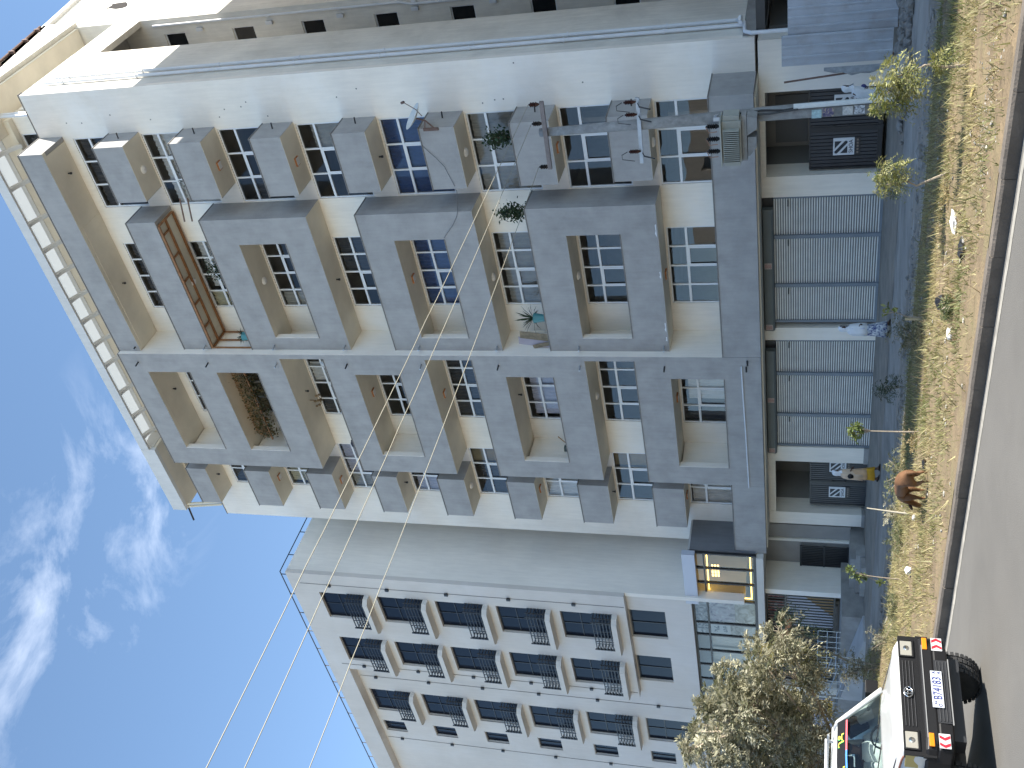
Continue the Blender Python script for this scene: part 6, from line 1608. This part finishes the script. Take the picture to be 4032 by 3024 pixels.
person((-20.4, 26.9, -.185), math.radians(2), 1.50, walk2, 'person in a white shawl and blue patterned skirt walking past the middle pillar',
    [('skirt', M_PRINT, [(.03, 0, .12, .27, .25), (.02, 0, .35, .235, .225), (.0, 0, .65, .19, .195), (0, 0, .92, .155, .17)], 8, .08),
     ('blouse', M_LIL, [(0, 0, .82, .18, .205), (0, 0, 1.0, .165, .20), (0, 0, 1.2, .155, .20), (0, 0, 1.30, .125, .185), (0, 0, 1.36, .07, .10)], 6, .04)], M_SHAWL,
    [('shawl', M_SHAWL, lambda b: robe(b, [(-.0, .03, .74, .20, .245), (-.0, .03, .95, .20, .25), (0, .01, 1.15, .19, .24), (.01, 0, 1.29, .15, .205), (.01, 0, 1.36, .10, .12)], 5, .06, seed=9))])
person((-13.75, 29.3, -.15), math.radians(8), 1.52, dict(walk, lean=.42), 'stooping person wrapped in a white shawl behind the nearest sapling',
    [('skirt', M_LIL, [(.02, 0, .12, .25, .23), (.02, 0, .4, .22, .21), (0, 0, .75, .18, .19), (0, 0, .95, .16, .17)], 7, .07)], M_SHAWL,
    [('shawl', M_SHAWL, lambda b: robe(b, [(-.03, 0, .42, .23, .25), (-.01, 0, .7, .22, .25), (.02, 0, .95, .21, .25), (.10, 0, 1.15, .19, .23), (.17, 0, 1.29, .14, .19), (.2, 0, 1.36, .10, .12)], 6, .06, seed=2)), ('bundle', mat('navy_cloth', (.04, .05, .16), .9), lambda b: b.ico((.22, .12, 1.0), .12, 2, .08, (1, .8, .8)))])
# the driver of the pickup
DR = thing('person', T(-2.1, .36, .88), 'driver in a white shirt at the wheel of the pickup', 'person')
dv = [(0, 0, .08), (.02, 0, .26), (.04, 0, .42), (.06, 0, .52), (.09, 0, .56), (.10, 0, .64), (.07, 0, .70), (.03, .19, .42), (.16, .25, .24), (.40, .15, .22), (.03, -.19, .42), (.16, -.25, .24), (.40, -.15, .24), (.25, .1, .02), (.25, -.1, .02), (.45, .15, .23), (.45, -.15, .25)]
de = [(0, 1), (1, 2), (2, 3), (3, 4), (4, 5), (5, 6), (2, 7), (7, 8), (8, 9), (2, 10), (10, 11), (11, 12), (0, 13), (0, 14), (9, 15), (12, 16)]
skin_mesh('body', dv, de, [(.13, .17), (.12, .16), (.11, .16), .05, (.06, .055), (.085, .07), (.06, .055), .055, .042, .032, .055, .042, .032, .08, .08, .035, .035], M_SKIN, DR, T(-2.1, .36, .86))
def shirt(b):
    b.loft([[(x + rx * math.cos(a), ry * math.sin(a), z) for a in [2 * PI * i / 18 for i in range(18)]] for x, z, rx, ry in ((0, .05, .15, .20), (.01, .25, .145, .195), (.03, .42, .135, .215), (.05, .49, .08, .12))])
    for s in (-1, 1): b.tube([(.03, s * .19, .43), (.16, s * .255, .24), (.36, s * .165, .225)], [.075, .062, .045], 9)
b = MB(); shirt(b); o_ = T(-2.1, .36, .86); b.v = [(v[0] + o_[0], v[1] + o_[1], v[2] + o_[2]) for v in b.v]; b.build('shirt', M_SHAWL, DR, smooth=True)
b = MB(); b.ico((o_[0] + .09, o_[1], o_[2] + .665), .09, 2, .03, (1.0, .88, .8)); b.build('hair', mat('black_hair', (.01, .009, .008), .8), DR, smooth=True)
# ---- the sheep
SH = thing('sheep', (-13.6, 13.45, .08), 'brown short-haired sheep grazing head-down on the verge', 'sheep')
sv_ = [(0, 0, .46), (.2, 0, .485), (.35, 0, .48), (-.2, 0, .47), (-.33, 0, .49), (-.48, 0, .40), (-.60, 0, .27), (-.68, 0, .17), (-.75, 0, .07)]
se = [(0, 1), (1, 2), (0, 3), (3, 4), (4, 5), (5, 6), (6, 7), (7, 8)]
sr = [(.145, .125), (.14, .125), (.10, .10), (.135, .112), (.10, .085), (.08, .062), (.065, .052), (.056, .046), (.036, .03)]
for s in (-1, 1):
    i0 = len(sv_)
    sv_ += [(.30, s * .09, .34), (.24, s * .10, .25), (.35, s * .095, .165), (.315, s * .09, .05), (.30, s * .09, .0)]; se += [(2, i0), (i0, i0 + 1), (i0 + 1, i0 + 2), (i0 + 2, i0 + 3), (i0 + 3, i0 + 4)]; sr += [.082, .05, .026, .02, .024]
    i0 = len(sv_)
    sv_ += [(-.26, s * .085, .32), (-.25, s * .08, .25), (-.28, s * .08, .14), (-.275, s * .08, .04), (-.285, s * .08, .0)]; se += [(4, i0), (i0, i0 + 1), (i0 + 1, i0 + 2), (i0 + 2, i0 + 3), (i0 + 3, i0 + 4)]; sr += [.07, .045, .026, .02, .024]
i0 = len(sv_); sv_ += [(.45, 0, .42), (.475, 0, .30), (.465, 0, .2)]; se += [(2, i0), (i0, i0 + 1), (i0 + 1, i0 + 2)]; sr += [.045, .03, .015]
M_FUR = mat('brown_fur', (.125, .058, .022), .75, var=.30, scale=7, bump=.3, bscale=60)
SHR = math.radians(-16)
skin_mesh('body', sv_, se, sr, M_FUR, SH, (-13.6, 13.45, .075), SHR, 1.0, 2)
def shp(name, m, fn):
    b = MB(); fn(b); c, s = math.cos(SHR), math.sin(SHR)
    b.v = [(-13.6 + x * c - y * s, 13.45 + x * s + y * c, .075 + z) for x, y, z in b.v]
    b.build(name, m, SH, smooth=True)
for s in (-1, 1): shp('ear', mat('dark_fur', (.06, .028, .015), .8), lambda b: b.loft([[(-.60 + dx, s * (.045 + t), .30 + dz + w * math.sin(a) - t * .45) for dx, dz, a in ((.02, 0, 1.2), (-.02, 0, 1.2), (-.02, 0, -1.2), (.02, 0, -1.2))] for t, w in ((0, .015), (.05, .028), (.10, .012))]))
shp('muzzle', MATS['dark_fur'], lambda b: b.ico((-.755, 0, .065), .038, 2, .02, (1.1, .95, 1.2)))
for s in (-1, 1): shp('eye', M_DARK, lambda b: b.ico((-.66, s * .046, .2), .009, 1))
